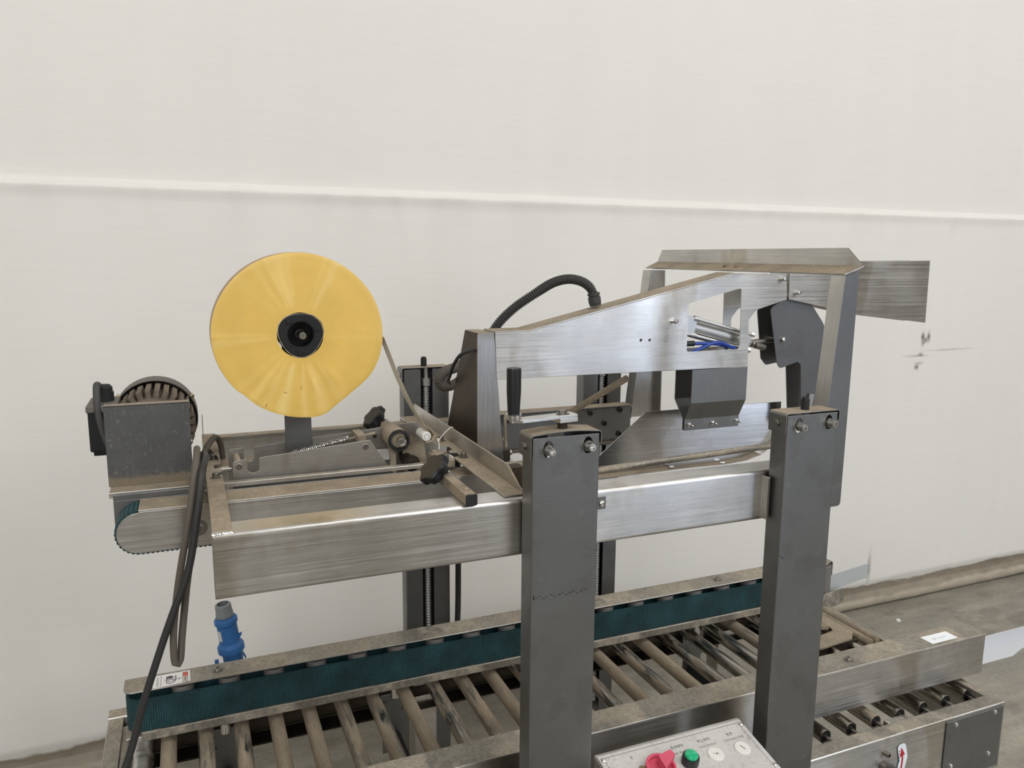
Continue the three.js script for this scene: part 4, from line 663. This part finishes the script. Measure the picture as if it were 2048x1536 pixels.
// ---------------------------------------------------------------- roll of yellow tape
const tr = thing('tape_roll', 'large slightly crumpled roll of yellow packing tape on a black core', 'tape roll', [0.187, 1.345, -1.466]);
{
  const cx = 0.1865, cy = 1.4965, K = 0.0008716, prof = [[-180, 172], [-165, 171], [-150, 169], [-139, 168], [-134, 165.5], [-122, 168], [-110, 169.5], [-100, 171.5], [-90, 173.5], [-80, 175.5], [-74, 175], [-68, 169], [-62, 164.5], [-52, 162.5], [-45, 164], [-35, 168.5], [-25, 171.5], [-12, 172.5], [0, 172], [15, 171.5], [30, 170.5], [45, 169], [60, 168], [75, 167.5], [90, 167.5], [105, 168], [120, 169], [135, 170], [150, 171], [165, 172], [180, 172]];
  const R = (a) => { a = a * 180 / Math.PI; while (a > 180) a -= 360; while (a < -180) a += 360; let i = 0; while (i < prof.length - 2 && prof[i + 1][0] < a) i++; const p0 = prof[Math.max(0, i - 1)], p1 = prof[i], p2 = prof[i + 1], p3 = prof[Math.min(prof.length - 1, i + 2)], t = (a - p1[0]) / (p2[0] - p1[0]); return K * 0.5 * (2 * p1[1] + (p2[1] - p0[1]) * t + (2 * p0[1] - 5 * p1[1] + 4 * p2[1] - p3[1]) * t * t + (3 * p1[1] - p0[1] - 3 * p2[1] + p3[1]) * t * t * t); };
  const creases = [[-83, 0.0022, 3, 0.3], [-72, -0.0016, 4, 0.3], [-128, 0.0012, 5, 0.4], [105, 0.0010, 5, 0.1], [62, 0.0008, 5, 0.1], [-60, 0.0012, 4, 0.4], [178, 0.0007, 5, 0.3], [-3, 0.0007, 3, 0.7], [-97, -0.0012, 3, 0.2]];
  const NA = 180, NR = 26, r0 = 0.0405, pos = [], uv = [], idx = [];
  for (let side = 0; side < 2; side++) for (let j = 0; j <= NR; j++) for (let i = 0; i <= NA; i++) {
    const t = i / NA, a = t * 2 * Math.PI - Math.PI, f = j / NR, r = r0 + (R(a) - r0) * f, deg = a * 180 / Math.PI; let z = side ? -1.494 : -1.438;
    if (!side) { for (const [c, h, w, s] of creases) { let q = deg - c - 6 * Math.sin(f * 3); while (q > 180) q -= 360; while (q < -180) q += 360; z += h * Math.exp(-((q / w) ** 2)) * sm(s * 0.4, s + 0.25, f); } z += 0.003 * (1 - f) - 0.0008 * sm(0.97, 1, f); }
    pos.push(cx + r * Math.cos(a), cy + r * Math.sin(a), z); uv.push(t, f);
  }
  const S = (NR + 1) * (NA + 1), at = (s, j, i) => s * S + j * (NA + 1) + i;
  for (let j = 0; j < NR; j++) for (let i = 0; i < NA; i++) { idx.push(at(0, j, i), at(0, j + 1, i), at(0, j + 1, i + 1), at(0, j, i), at(0, j + 1, i + 1), at(0, j, i + 1)); idx.push(at(1, j, i), at(1, j + 1, i + 1), at(1, j + 1, i), at(1, j, i), at(1, j, i + 1), at(1, j + 1, i + 1)); }
  const g = new THREE.BufferGeometry(); g.setAttribute('position', new THREE.Float32BufferAttribute(pos, 3)); g.setAttribute('uv', new THREE.Float32BufferAttribute(uv, 2)); g.setIndex(idx); g.computeVertexNormals();
  const streaks = [[-105, 4.5, 0.75], [-118, 4, 0.35], [-128, 3, 0.4], [62, 4, 0.5], [70, 2, 0.25], [-88, 2.5, 0.5], [-75, 5, 0.45], [-60, 3, 0.3], [-175, 3, 0.4], [179, 2, 0.3], [-4, 2.5, 0.25], [105, 7, 0.5], [112, 3, 0.5], [98, 2.5, 0.4], [122, 3, 0.3], [135, 4, 0.2], [-140, 3, 0.25]];
  const faceC = tex(1024, 256, (u, v) => {
    const deg = u * 360 - 180, n = fbm(u, v, 40, 6, 3), b = fbm(u, v, 8, 3, 4), sp = fbm(u, v, 500, 125, 1); let p = 0;
    for (const [c, w, a] of streaks) { const q = (deg - c + 3 * (n - 0.5)) / w; p = Math.max(p, a * Math.exp(-q * q) * sm(0.02, 0.18, v)); }
    const k = 1 + 0.1 * (b - 0.5); let c = mix3([0.865 * k, 0.715 * k, 0.355 * k], [0.93, 0.83, 0.56], p * 0.75 + 0.12 * (n - 0.5) + (sp > 0.9 ? 0.2 : 0));
    const scr = (a0, f0, aw, fw) => Math.exp(-(((deg - a0) / aw) ** 2) - (((v - f0) / fw) ** 2));
    return mix3(c, [0.5, 0.36, 0.14], 0.6 * Math.min(1, scr(-106, 0.62, 1.6, 0.012) + scr(-91, 0.5, 0.6, 0.03) + scr(-117, 0.93, 0.5, 0.03)) * (0.4 + n));
  }, true);
  const face = g.translate(-0.187, -1.345, 1.466);
  const tm = phys({ map: faceC, roughness: 0.42, clearcoat: 0.25, clearcoatRoughness: 0.35 });
  add(tr, 'tape_face', face, tm, 'yellow side of the wound tape');
  const rim = [], sidx = []; for (let i = 0; i <= NA; i++) { const a = i / NA * 2 * Math.PI - Math.PI; for (const [f, z] of [[1, -1.44], [1.003, -1.442], [1.003, -1.492], [1, -1.494]]) rim.push(cx + R(a) * f * Math.cos(a), cy + R(a) * f * Math.sin(a), z); }
  for (let i = 0; i < NA; i++) for (let k = 0; k < 3; k++) { const a = i * 4 + k, b = a + 4; sidx.push(a, b, a + 1, b, b + 1, a + 1); }
  const gr = new THREE.BufferGeometry(); gr.setAttribute('position', new THREE.Float32BufferAttribute(rim, 3)); gr.setIndex(sidx);
  part(tr, 'tape_rim', gr, phys({ color: 0xa98a68, roughness: 0.5 }), { label: 'brownish outer winding' });
  const hub = Array.from({ length: 48 }, (_, i) => { const a = i / 48 * 2 * Math.PI, r = 0.0385 + 0.0022 * Math.cos(3 * (a + Math.PI / 2)); return [cx + 0.001 + r * Math.cos(a), cy + 0.001 + r * Math.sin(a)]; });
  const core = part(tr, 'core', [extr(hub, 'z', -1.492, -1.4335, { holes: [circ(cx + 0.001, cy + 0.001, 0.0225, 28)], bevel: 0.002 }), lathe([[0, 0], [0.0225, 0], [0.0225, 0.002], [0, 0.002]], [cx + 0.001, cy + 0.001, -1.478], [0, 0, 1], 28)], M.black, { label: 'black plastic core' });
  const sleeve = hub.map((p, i) => { const n = hub.length, k = 1.045 + 0.012 * Math.sin(i * 1.9); return [cx + (p[0] - cx) * k, cy + (p[1] - cy) * k]; });
  part(core, 'paper_sleeve', extr(sleeve, 'z', -1.49, -1.4345, { holes: [hub] }), M.dust);
  for (const a of [0.35, 2.25, -1.6]) { const x = cx + 0.031 * Math.cos(a), y = cy + 0.031 * Math.sin(a); part(core, 'core_lug', bx(x - 0.005, y - 0.004, -1.436, x + 0.005, y + 0.004, -1.431, 0.001), M.black); }
  part(core, 'spindle', [lathe([[0, 0], [0.009, 0], [0.009, 0.045], [0.0075, 0.046], [0.0075, 0.062], [0.006, 0.064], [0.0045, 0.0645], [0.004, 0.062], [0, 0.062]], [cx + 0.002, cy, -1.499], [0, 0, 1], 20), rod([cx + 0.002, cy, -1.44], [cx + 0.002, cy, -1.418], 0.0062, 16)], M.bright);
  // loose tail running down to the head
  const path = [[0.3355, 1.492], [0.341, 1.484], [0.352, 1.455], [0.371, 1.403], [0.389, 1.362], [0.405, 1.332], [0.418, 1.312], [0.433, 1.299], [0.439, 1.289], [0.432, 1.279], [0.42, 1.2765]], st = [];
  for (let i = 0; i < path.length - 1; i++) { const a = path[i], b = path[i + 1], tw = 0.0; st.push(slab([[a[0], a[1], -1.443], [b[0], b[1], -1.443 + tw], [b[0], b[1], -1.488], [a[0], a[1], -1.488]], [0.0005, 0.0003, 0])); }
  part(tr, 'tape_tail', st, M.tape, { crease: 1.2, label: 'loose strand of dull tape' });
}

// ---------------------------------------------------------------- clamp knobs on square bars
function clamp(z, s, label) {
  const o = thing('clamp_knob', label, 'knob', [0.395, 1.2537, z]);
  const ax = [-0.72, 0.67, 0.12], C = [0.395, 1.262, z];
  const at = (f) => [C[0] + ax[0] * f, C[1] + ax[1] * f, C[2] + ax[2] * f];
  const pr = []; for (let i = 0; i < 96; i++) { const a = i / 96 * 2 * Math.PI, r = 0.0275 + 0.0026 * Math.cos(6 * a); pr.push([r * Math.cos(a), r * Math.sin(a)]); }
  const kg = extr(pr, 'y', 0, 0.016, { bevel: 0.002 });
  const k = part(o, 'knob_head', orient(kg, at(0.019), ax), M.black, { label: 'black six lobed knob' });
  part(k, 'knob_face', orient(extr(pr.map((p) => [p[0] * 0.9, p[1] * 0.9]), 'y', 0.0155, 0.0168, { bevel: 0.0006 }), at(0.019), ax), M.knob, { label: 'dusty knob face' });
  part(k, 'knob_neck', lathe([[0, 0], [0.0125, 0], [0.0145, 0.008], [0, 0.008]], at(0.0112), ax, 24), M.black);
  part(o, 'clamp_sleeve', orient(bx(-0.014, -0.016, -0.014, 0.014, 0.0112, 0.014, 0.002), [C[0] + 0.0005, C[1] + 0.0005, C[2]], ax), M.brush, { brush: 'z' });
  const z0 = s > 0 ? -1.112 : -1.80, z1 = s > 0 ? z - 0.02 : z + 0.02;
  const b = part(o, 'square_bar', bx(0.3865, 1.2537, Math.min(z0, z1), 0.4045, 1.2715, Math.max(z0, z1), 0.0012), M.heavy);
  part(b, 'bar_end_cap', bx(0.386, 1.2533, z0 + (s > 0 ? 0 : -0.004), 0.405, 1.272, z0 + (s > 0 ? 0.004 : 0), 0.003), M.rubber, { label: 'black end cap' });
  part(b, 'bar_bolt', hexBolt([0.3955, 1.2715, z0 - s * 0.022], [0, 1, 0], 0.005, 0.004), M.heavy);
}
clamp(-1.245, 1, 'black lobed clamp knob on a dusty square bar resting on the front frame tube');
clamp(-1.705, -1, 'black lobed clamp knob standing up beside the yellow roll and the mast');

// ---------------------------------------------------------------- hoses, cables, plug
const ribbed = (r, a, p) => (s) => r + a * Math.sin(s / p * 2 * Math.PI);
const h1 = thing('corrugated_hose', 'black corrugated hose arching over the top of the flap arm', 'hose', [0.8, 1.53, -1.49]);
part(h1, 'hose', sweep([[0.578, 1.44, -1.545], [0.59, 1.472, -1.537], [0.607, 1.503, -1.526], [0.634, 1.534, -1.508], [0.67, 1.562, -1.49], [0.71, 1.584, -1.49], [0.745, 1.592, -1.49], [0.775, 1.588, -1.49], [0.797, 1.576, -1.49], [0.8065, 1.561, -1.489]], ribbed(0.0093, 0.0013, 0.0048), { n: 560, m: 16 }), M.hose, { crease: 0.4 });
part(h1, 'hose_coupling', [lathe([[0, 0], [0.0125, 0], [0.0125, 0.004], [0.0135, 0.005], [0.0135, 0.018], [0.0115, 0.019], [0.0115, 0.0215], [0.0135, 0.0225], [0.0135, 0.026], [0.0095, 0.028], [0, 0.028]], [0.8115, 1.536, -1.487], [-0.2, 1, 0], 18)], M.hose);
const h2 = thing('corrugated_hose', 'dusty corrugated hose looping beside the tower in front of the rear mast', 'hose', [0.55, 1.36, -1.66]);
part(h2, 'hose', sweep([[0.60, 1.39, -1.70], [0.575, 1.392, -1.685], [0.55, 1.388, -1.665], [0.525, 1.382, -1.655], [0.512, 1.365, -1.655], [0.524, 1.349, -1.66], [0.55, 1.352, -1.66], [0.575, 1.368, -1.66], [0.60, 1.38, -1.66]], ribbed(0.0112, 0.0006, 0.004), { n: 360, m: 16 }), M.hoseDusty, { crease: 0.4 });
const h3 = thing('corrugated_hose', 'thin black corrugated conduit running down behind the rear mast', 'hose', [0.61, 0.6, -1.9]);
part(h3, 'hose', sweep([[0.598, 1.37, -1.72], [0.608, 1.34, -1.79], [0.61, 1.25, -1.80], [0.61, 1.15, -1.815], [0.612, 0.95, -1.82], [0.611, 0.75, -1.82], [0.606, 0.622, -1.82]], ribbed(0.0072, 0.0009, 0.005), { n: 900, m: 12 }), M.rubber, { crease: 0.4 });
part(thing('power_lead', 'thin black lead curving round the dark face of the tower', 'cable', [0.52, 1.38, -1.56]), 'lead', sweep([[0.5245, 1.453, -1.456], [0.519, 1.451, -1.472], [0.511, 1.438, -1.505], [0.508, 1.412, -1.54], [0.509, 1.388, -1.565], [0.515, 1.372, -1.595], [0.53, 1.36, -1.63]], 0.0036, { n: 50, m: 10 }), M.cable);
const cb = thing('motor_cable', 'bundle of two black cables hanging from the end of the upper frame', 'cable', [-0.01, 1.05, -1.28]);
part(cb, 'cable', sweep([[0.052, 1.235, -1.625], [0.048, 1.268, -1.62], [0.038, 1.285, -1.60], [0.022, 1.276, -1.555], [0.009, 1.266, -1.49], [0.004, 1.261, -1.42], [0.002, 1.257, -1.36], [-0.001, 1.246, -1.315], [-0.004, 1.222, -1.297], [-0.008, 1.195, -1.288], [-0.021, 1.13, -1.284], [-0.034, 1.04, -1.28], [-0.0385, 1.002, -1.276], [-0.043, 0.994, -1.27], [-0.0475, 1.004, -1.268], [-0.046, 1.05, -1.27], [-0.036, 1.12, -1.274], [-0.02, 1.2, -1.276], [-0.008, 1.262, -1.28], [-0.001, 1.302, -1.295], [0.003, 1.318, -1.33], [0.004, 1.312, -1.40], [0.0035, 1.29, -1.47], [0.0035, 1.268, -1.52]], 0.0056, { n: 180, m: 10 }), M.cableDusty);
part(cb, 'cable', sweep([[0.0045, 1.262, -1.54], [0.009, 1.285, -1.46], [0.0155, 1.305, -1.38], [0.0135, 1.308, -1.32], [0.008, 1.295, -1.28], [-0.001, 1.24, -1.268], [-0.018, 1.155, -1.262], [-0.045, 1.085, -1.26], [-0.062, 1.04, -1.26], [-0.092, 0.955, -1.26], [-0.14, 0.815, -1.26], [-0.255, 0.64, -1.22], [-0.31, 0.4, -1.22], [-0.36, 0.18, -1.22], [-0.43, 0.03, -1.22], [-0.55, 0.007, -1.21], [-0.8, 0.007, -1.15]], 0.0058, { n: 160, m: 10 }), M.cable);
const plug = thing('power_plug', 'blue industrial power plug with grey gland nut hanging behind the table', 'plug', [0.045, 0.62, -1.872]);
{
  const d = [-0.12, 1, 0.02], P = [0.0665, 0.615, -1.872];
  part(plug, 'plug_body', lathe([[0, 0], [0.0225, 0], [0.0225, 0.078], [0.024, 0.086], [0.0305, 0.088], [0.0305, 0.101], [0.0272, 0.106], [0.0235, 0.11], [0.0228, 0.155], [0.0235, 0.158], [0.0265, 0.161], [0.0265, 0.170], [0.0245, 0.173], [0.02, 0.176], [0, 0.176]], P, d, 36), M.blue, { label: 'blue plastic plug body' });
  const at = (h, r = 0, a = 0) => { const q = V(d).normalize().multiplyScalar(h).add(V(P)); return [q.x + r * Math.cos(a), q.y, q.z + r * Math.sin(a)]; };
  part(plug, 'gland_nut', lathe([[0.013, 0.03], [0.0135, 0.014], [0, 0.014], [0, 0], [0.0195, 0], [0.0208, 0.002], [0.0208, 0.009], [0.0198, 0.01], [0.0188, 0.03], [0.0165, 0.0325], [0.0135, 0.0325]], at(0.1765), d, 10), M.greyPlastic, { label: 'grey hexagonal gland nut' });
  part(plug, 'plug_lug', [slab([at(0.082, 0.026, 0.5), at(0.07, 0.033, 0.5), at(0.075, 0.034, 0.5), at(0.092, 0.027, 0.5)], [0, 0, 0.01]), slab([at(0.128, 0.021, 0.2), at(0.134, 0.031, 0.2), at(0.128, 0.029, 0.2), at(0.116, 0.021, 0.2)], [0, 0, 0.006]), bx(0.017, 0.655, -1.86, 0.026, 0.69, -1.85)], M.blue);
  part(plug, 'plug_label', slab([at(0.12, 0.0232, 2.75), at(0.145, 0.0232, 2.75), at(0.145, 0.0232, 2.3), at(0.12, 0.0232, 2.3)], [-0.0008, 0, 0.0008]), M.plasticWhite);
}

// ---------------------------------------------------------------- control box between the front posts
const cbx = thing('control_box', 'sloping control box with red switch, green button and printed aluminium panel', 'control panel', [0.78, 0.64, -1.05]);
{
  const yAt = (z) => 0.764 - 0.2136 * (z + 1.107), z0 = -1.11, z1 = -0.975, x0 = 0.6255, x1 = 0.9395;
  part(cbx, 'box', extr([[z0, 0.62], [z0, yAt(z0)], [z1, yAt(z1)], [z1, 0.62]], 'x', x0, x1, { bevel: 0.0015 }), M.brush);
  const GL = { 自: [[3, 1, 8, 1], [3, 1, 3, 10], [8, 1, 8, 10], [3, 4, 8, 4], [3, 7, 8, 7], [3, 10, 8, 10], [5, 0, 4, 1]], 启: [[2, 1, 8, 1], [8, 1, 8, 4], [2, 4, 8, 4], [2, 1, 2, 6], [2, 6, 1, 10], [4, 6, 4, 10], [4, 6, 9, 6], [9, 6, 9, 10], [4, 10, 9, 10]], 动: [[1, 2, 5, 2], [0, 4, 6, 4], [3, 4, 1, 8], [1, 8, 5, 8], [5, 6, 6, 9], [6, 3, 10, 3], [10, 3, 9, 10], [8, 0, 8, 3], [8, 3, 6, 10]], 按: [[0, 3, 4, 3], [2, 0, 2, 10], [0, 7, 4, 5], [7, 0, 7, 2], [5, 2, 10, 2], [5, 2, 5, 4], [10, 2, 10, 4], [5, 5, 10, 5], [7, 3, 6, 8], [6, 8, 10, 10], [9, 5, 5, 10]], 钮: [[2, 0, 0, 3], [1, 2, 4, 2], [1, 5, 4, 5], [2, 2, 2, 9], [2, 9, 4, 8], [5, 1, 10, 1], [10, 1, 9, 9], [7, 1, 6, 9], [5, 5, 10, 5], [5, 9, 10, 9]], 停: [[2, 0, 0, 4], [2, 3, 2, 10], [6, 0, 6, 1], [4, 1, 10, 1], [5, 2, 9, 2], [5, 4, 9, 4], [5, 2, 5, 4], [9, 2, 9, 4], [4, 5, 10, 5], [5, 7, 9, 7], [7, 7, 7, 10]], 止: [[5, 0, 5, 10], [5, 5, 9, 5], [2, 5, 2, 10], [0, 10, 10, 10]], 急: [[4, 0, 1, 3], [3, 1, 8, 1], [8, 1, 6, 3], [2, 3, 8, 3], [8, 3, 8, 6], [2, 4.5, 8, 4.5], [2, 6, 8, 6], [1, 8, 2, 10], [4, 8, 4, 10], [4, 10, 8, 10], [8, 10, 8, 8], [9, 7, 10, 9]] };
  const px0 = 0.6285, px1 = 0.9375, pz0 = -1.104, pz1 = -0.982, W = 2048, H = 812, X = (x) => (x - px0) / (px1 - px0) * W, Y = (z) => (z - pz0) / (pz1 - pz0) * H;
  const print = canvasTex(W, H, (c) => {
    c.fillStyle = '#d5d2cd'; c.fillRect(0, 0, W, H);
    for (let i = 0; i < 900; i++) { const a = rnd(); c.fillStyle = a < 0.5 ? 'rgba(226,224,220,0.25)' : 'rgba(150,140,125,0.10)'; c.beginPath(); c.ellipse(rnd() * W, rnd() * H, 8 + 50 * rnd() * rnd(), 6 + 30 * rnd() * rnd(), rnd() * 3, 0, 7); c.fill(); }
    for (let i = 0; i < 60; i++) { c.fillStyle = 'rgba(120,90,60,0.16)'; c.beginPath(); c.ellipse(rnd() < 0.5 ? 20 + 170 * rnd() : W - 20 - 90 * rnd(), 20 + 300 * rnd(), 5 + 18 * rnd(), 4 + 10 * rnd(), rnd() * 3, 0, 7); c.fill(); }
    c.strokeStyle = '#55534f'; c.lineWidth = 6; c.strokeRect(62, 44, W - 124, H - 88);
    const word = (s, x, z, size) => { c.strokeStyle = '#3b3a3a'; c.lineWidth = size * 0.09; [...s].forEach((ch, k) => { for (const q of GL[ch]) { c.beginPath(); c.moveTo(X(x) + k * size * 1.04 + q[0] * size / 10.6, Y(z) + q[1] * size / 10.6); c.lineTo(X(x) + k * size * 1.04 + q[2] * size / 10.6, Y(z) + q[3] * size / 10.6); c.stroke(); } }); };
    word('启动按钮', 0.7675, -1.0855, 44); word('停止按钮', 0.8245, -1.084, 44); word('急停', 0.8875, -1.082, 46);
    c.fillStyle = '#403f3e'; c.font = '46px serif'; for (const [s, x, z, w] of [['Start Button', 0.7615, -1.0665, 255], ['Stop Button', 0.8205, -1.066, 248], ['Emergency Stop', 0.8745, -1.0655, 294]]) { c.save(); c.translate(X(x), Y(z)); c.scale(w / c.measureText(s).width, 1); c.fillText(s, 0, 0); c.restore(); }
    word('自', 0.684, -1.088, 42);
  });
  const pg = new THREE.BufferGeometry(), cs = [[px0, pz1], [px1, pz1], [px1, pz0], [px0, pz0]], P3 = cs.map(([x, z]) => [x, yAt(z) + 0.0018, z]);
  pg.setAttribute('position', new THREE.Float32BufferAttribute([0, 1, 2, 0, 2, 3].flatMap((i) => P3[i]), 3)); pg.setAttribute('uv', new THREE.Float32BufferAttribute([0, 0, 1, 0, 1, 1, 0, 0, 1, 1, 0, 1], 2)); pg.computeVertexNormals(); pg.translate(-0.78, -0.64, 1.05);
  const plate = part(cbx, 'panel_plate', slab(P3.map((p) => [p[0], p[1] - 0.0001, p[2]]), [0, -0.0017, 0]), M.alu);
  add(plate, 'panel_print', pg, phys({ map: print, roughness: 0.42, metalness: 0.35 }), 'printed panel with Chinese and English captions');
  const n = V([0, 1, 0.2136]).normalize().toArray(), on = (x, z, h = 0.0018) => [x + n[0] * h, yAt(z) + n[1] * h, z + n[2] * h];
  for (const [x, z] of [[0.636, -1.0935], [0.933, -1.0925], [0.932, -0.995], [0.636, -0.995]]) part(plate, 'panel_screw', domeScrew(on(x, z), n, 0.0048, 0.003), M.bright);
  const gb = part(cbx, 'start_button', lathe([[0, 0], [0.0155, 0], [0.0155, 0.012], [0.0145, 0.016], [0.0125, 0.016], [0, 0.015]], on(0.7835, -1.045), n, 32), M.black, { label: 'black bezel' });
  part(gb, 'button_lens', lathe([[0, 0.014], [0.0122, 0.014], [0.0122, 0.0185], [0.0105, 0.021], [0.006, 0.0222], [0, 0.0225]], on(0.7835, -1.045), n, 32), M.green, { label: 'glossy green button' });
  for (const [x, z, m] of [[0.8405, -1.0465, 0], [0.8975, -1.0435, 1]]) {
    const b = part(cbx, 'blanking_plug', lathe([[0, 0], [0.015, 0], [0.015, 0.0018], [0.0138, 0.0028], [0, 0.003]], on(x, z), n, 32), M.plasticWhite, { label: 'white round blanking plug' });
    const mk = m ? [[-0.002, -0.005, 0.002, 0.005]] : [[-0.005, -0.002, 0.006, 0.003], [-0.001, 0.003, 0.004, -0.001]];
    for (const [a0, b0, a1, b1] of mk) { const p = on(x + a0, z + b0, 0.0049), q = on(x + a1, z + b1, 0.0049), w = 0.0008; part(b, 'ink_stroke', slab([[p[0] - w, p[1], p[2]], [p[0] + w, p[1], p[2]], [q[0] + w, q[1], q[2]], [q[0] - w, q[1], q[2]]], [0, -0.0004, 0]), M.ink); }
  }
  const rc = on(0.7215, -1.045, 0.0018), up = (h, dx = 0, dz = 0) => [rc[0] + n[0] * h + dx, rc[1] + n[1] * h - 0.2136 * dz, rc[2] + n[2] * h + dz];
  const sw = part(cbx, 'main_switch', lathe([[0, 0.004], [0.022, 0.005], [0.0225, 0.0135], [0.024, 0.0145], [0.0268, 0.0135], [0.0272, 0.004], [0.0265, 0], [0, 0]], rc, n, 40), M.red, { label: 'red rotary main switch' });
  part(sw, 'switch_handle', slab([up(0.024, 0.0, -0.012), up(0.024, 0.028, -0.0175), up(0.024, 0.03, -0.005), up(0.024, -0.002, 0.016)], [0, -0.018, -0.004]), M.red);
  part(sw, 'brass_nut', lathe([[0, 0], [0.006, 0], [0.006, 0.006], [0, 0.007]], on(0.6905, -1.055), n, 10), M.brass);
}

// ---------------------------------------------------------------- loose angle profile on the floor
const an = thing('angle_profile', 'white painted metal angle profile lying on the concrete floor', 'metal profile', [3.1, 0, -2.07]);
part(an, 'upright_flange', slab([[2.7, 0, -2.10], [3.9, 0, -2.10], [3.9, 0.055, -2.10], [2.7, 0.055, -2.10]], [0, 0, -0.004]), M.whitePaint);
part(an, 'flat_flange', extr([[2.7, -2.10], [3.9, -2.10], [3.9, -2.03], [3.22, -2.04], [3.12, -2.01], [2.7, -2.01]], 'y', 0, 0.004), M.whitePaint);
{ const at = [2.938, 0, -2.426]; part(thing('concrete_chip', 'tiny pale chip of debris lying on the floor', 'debris', at), 'chip', lathe([[0, 0], [0.012, 0.001], [0.01, 0.008], [0.003, 0.011], [0, 0.01]], at, [0, 1, 0], 7), M.plasticWhite); }
renderer.render(scene, camera);
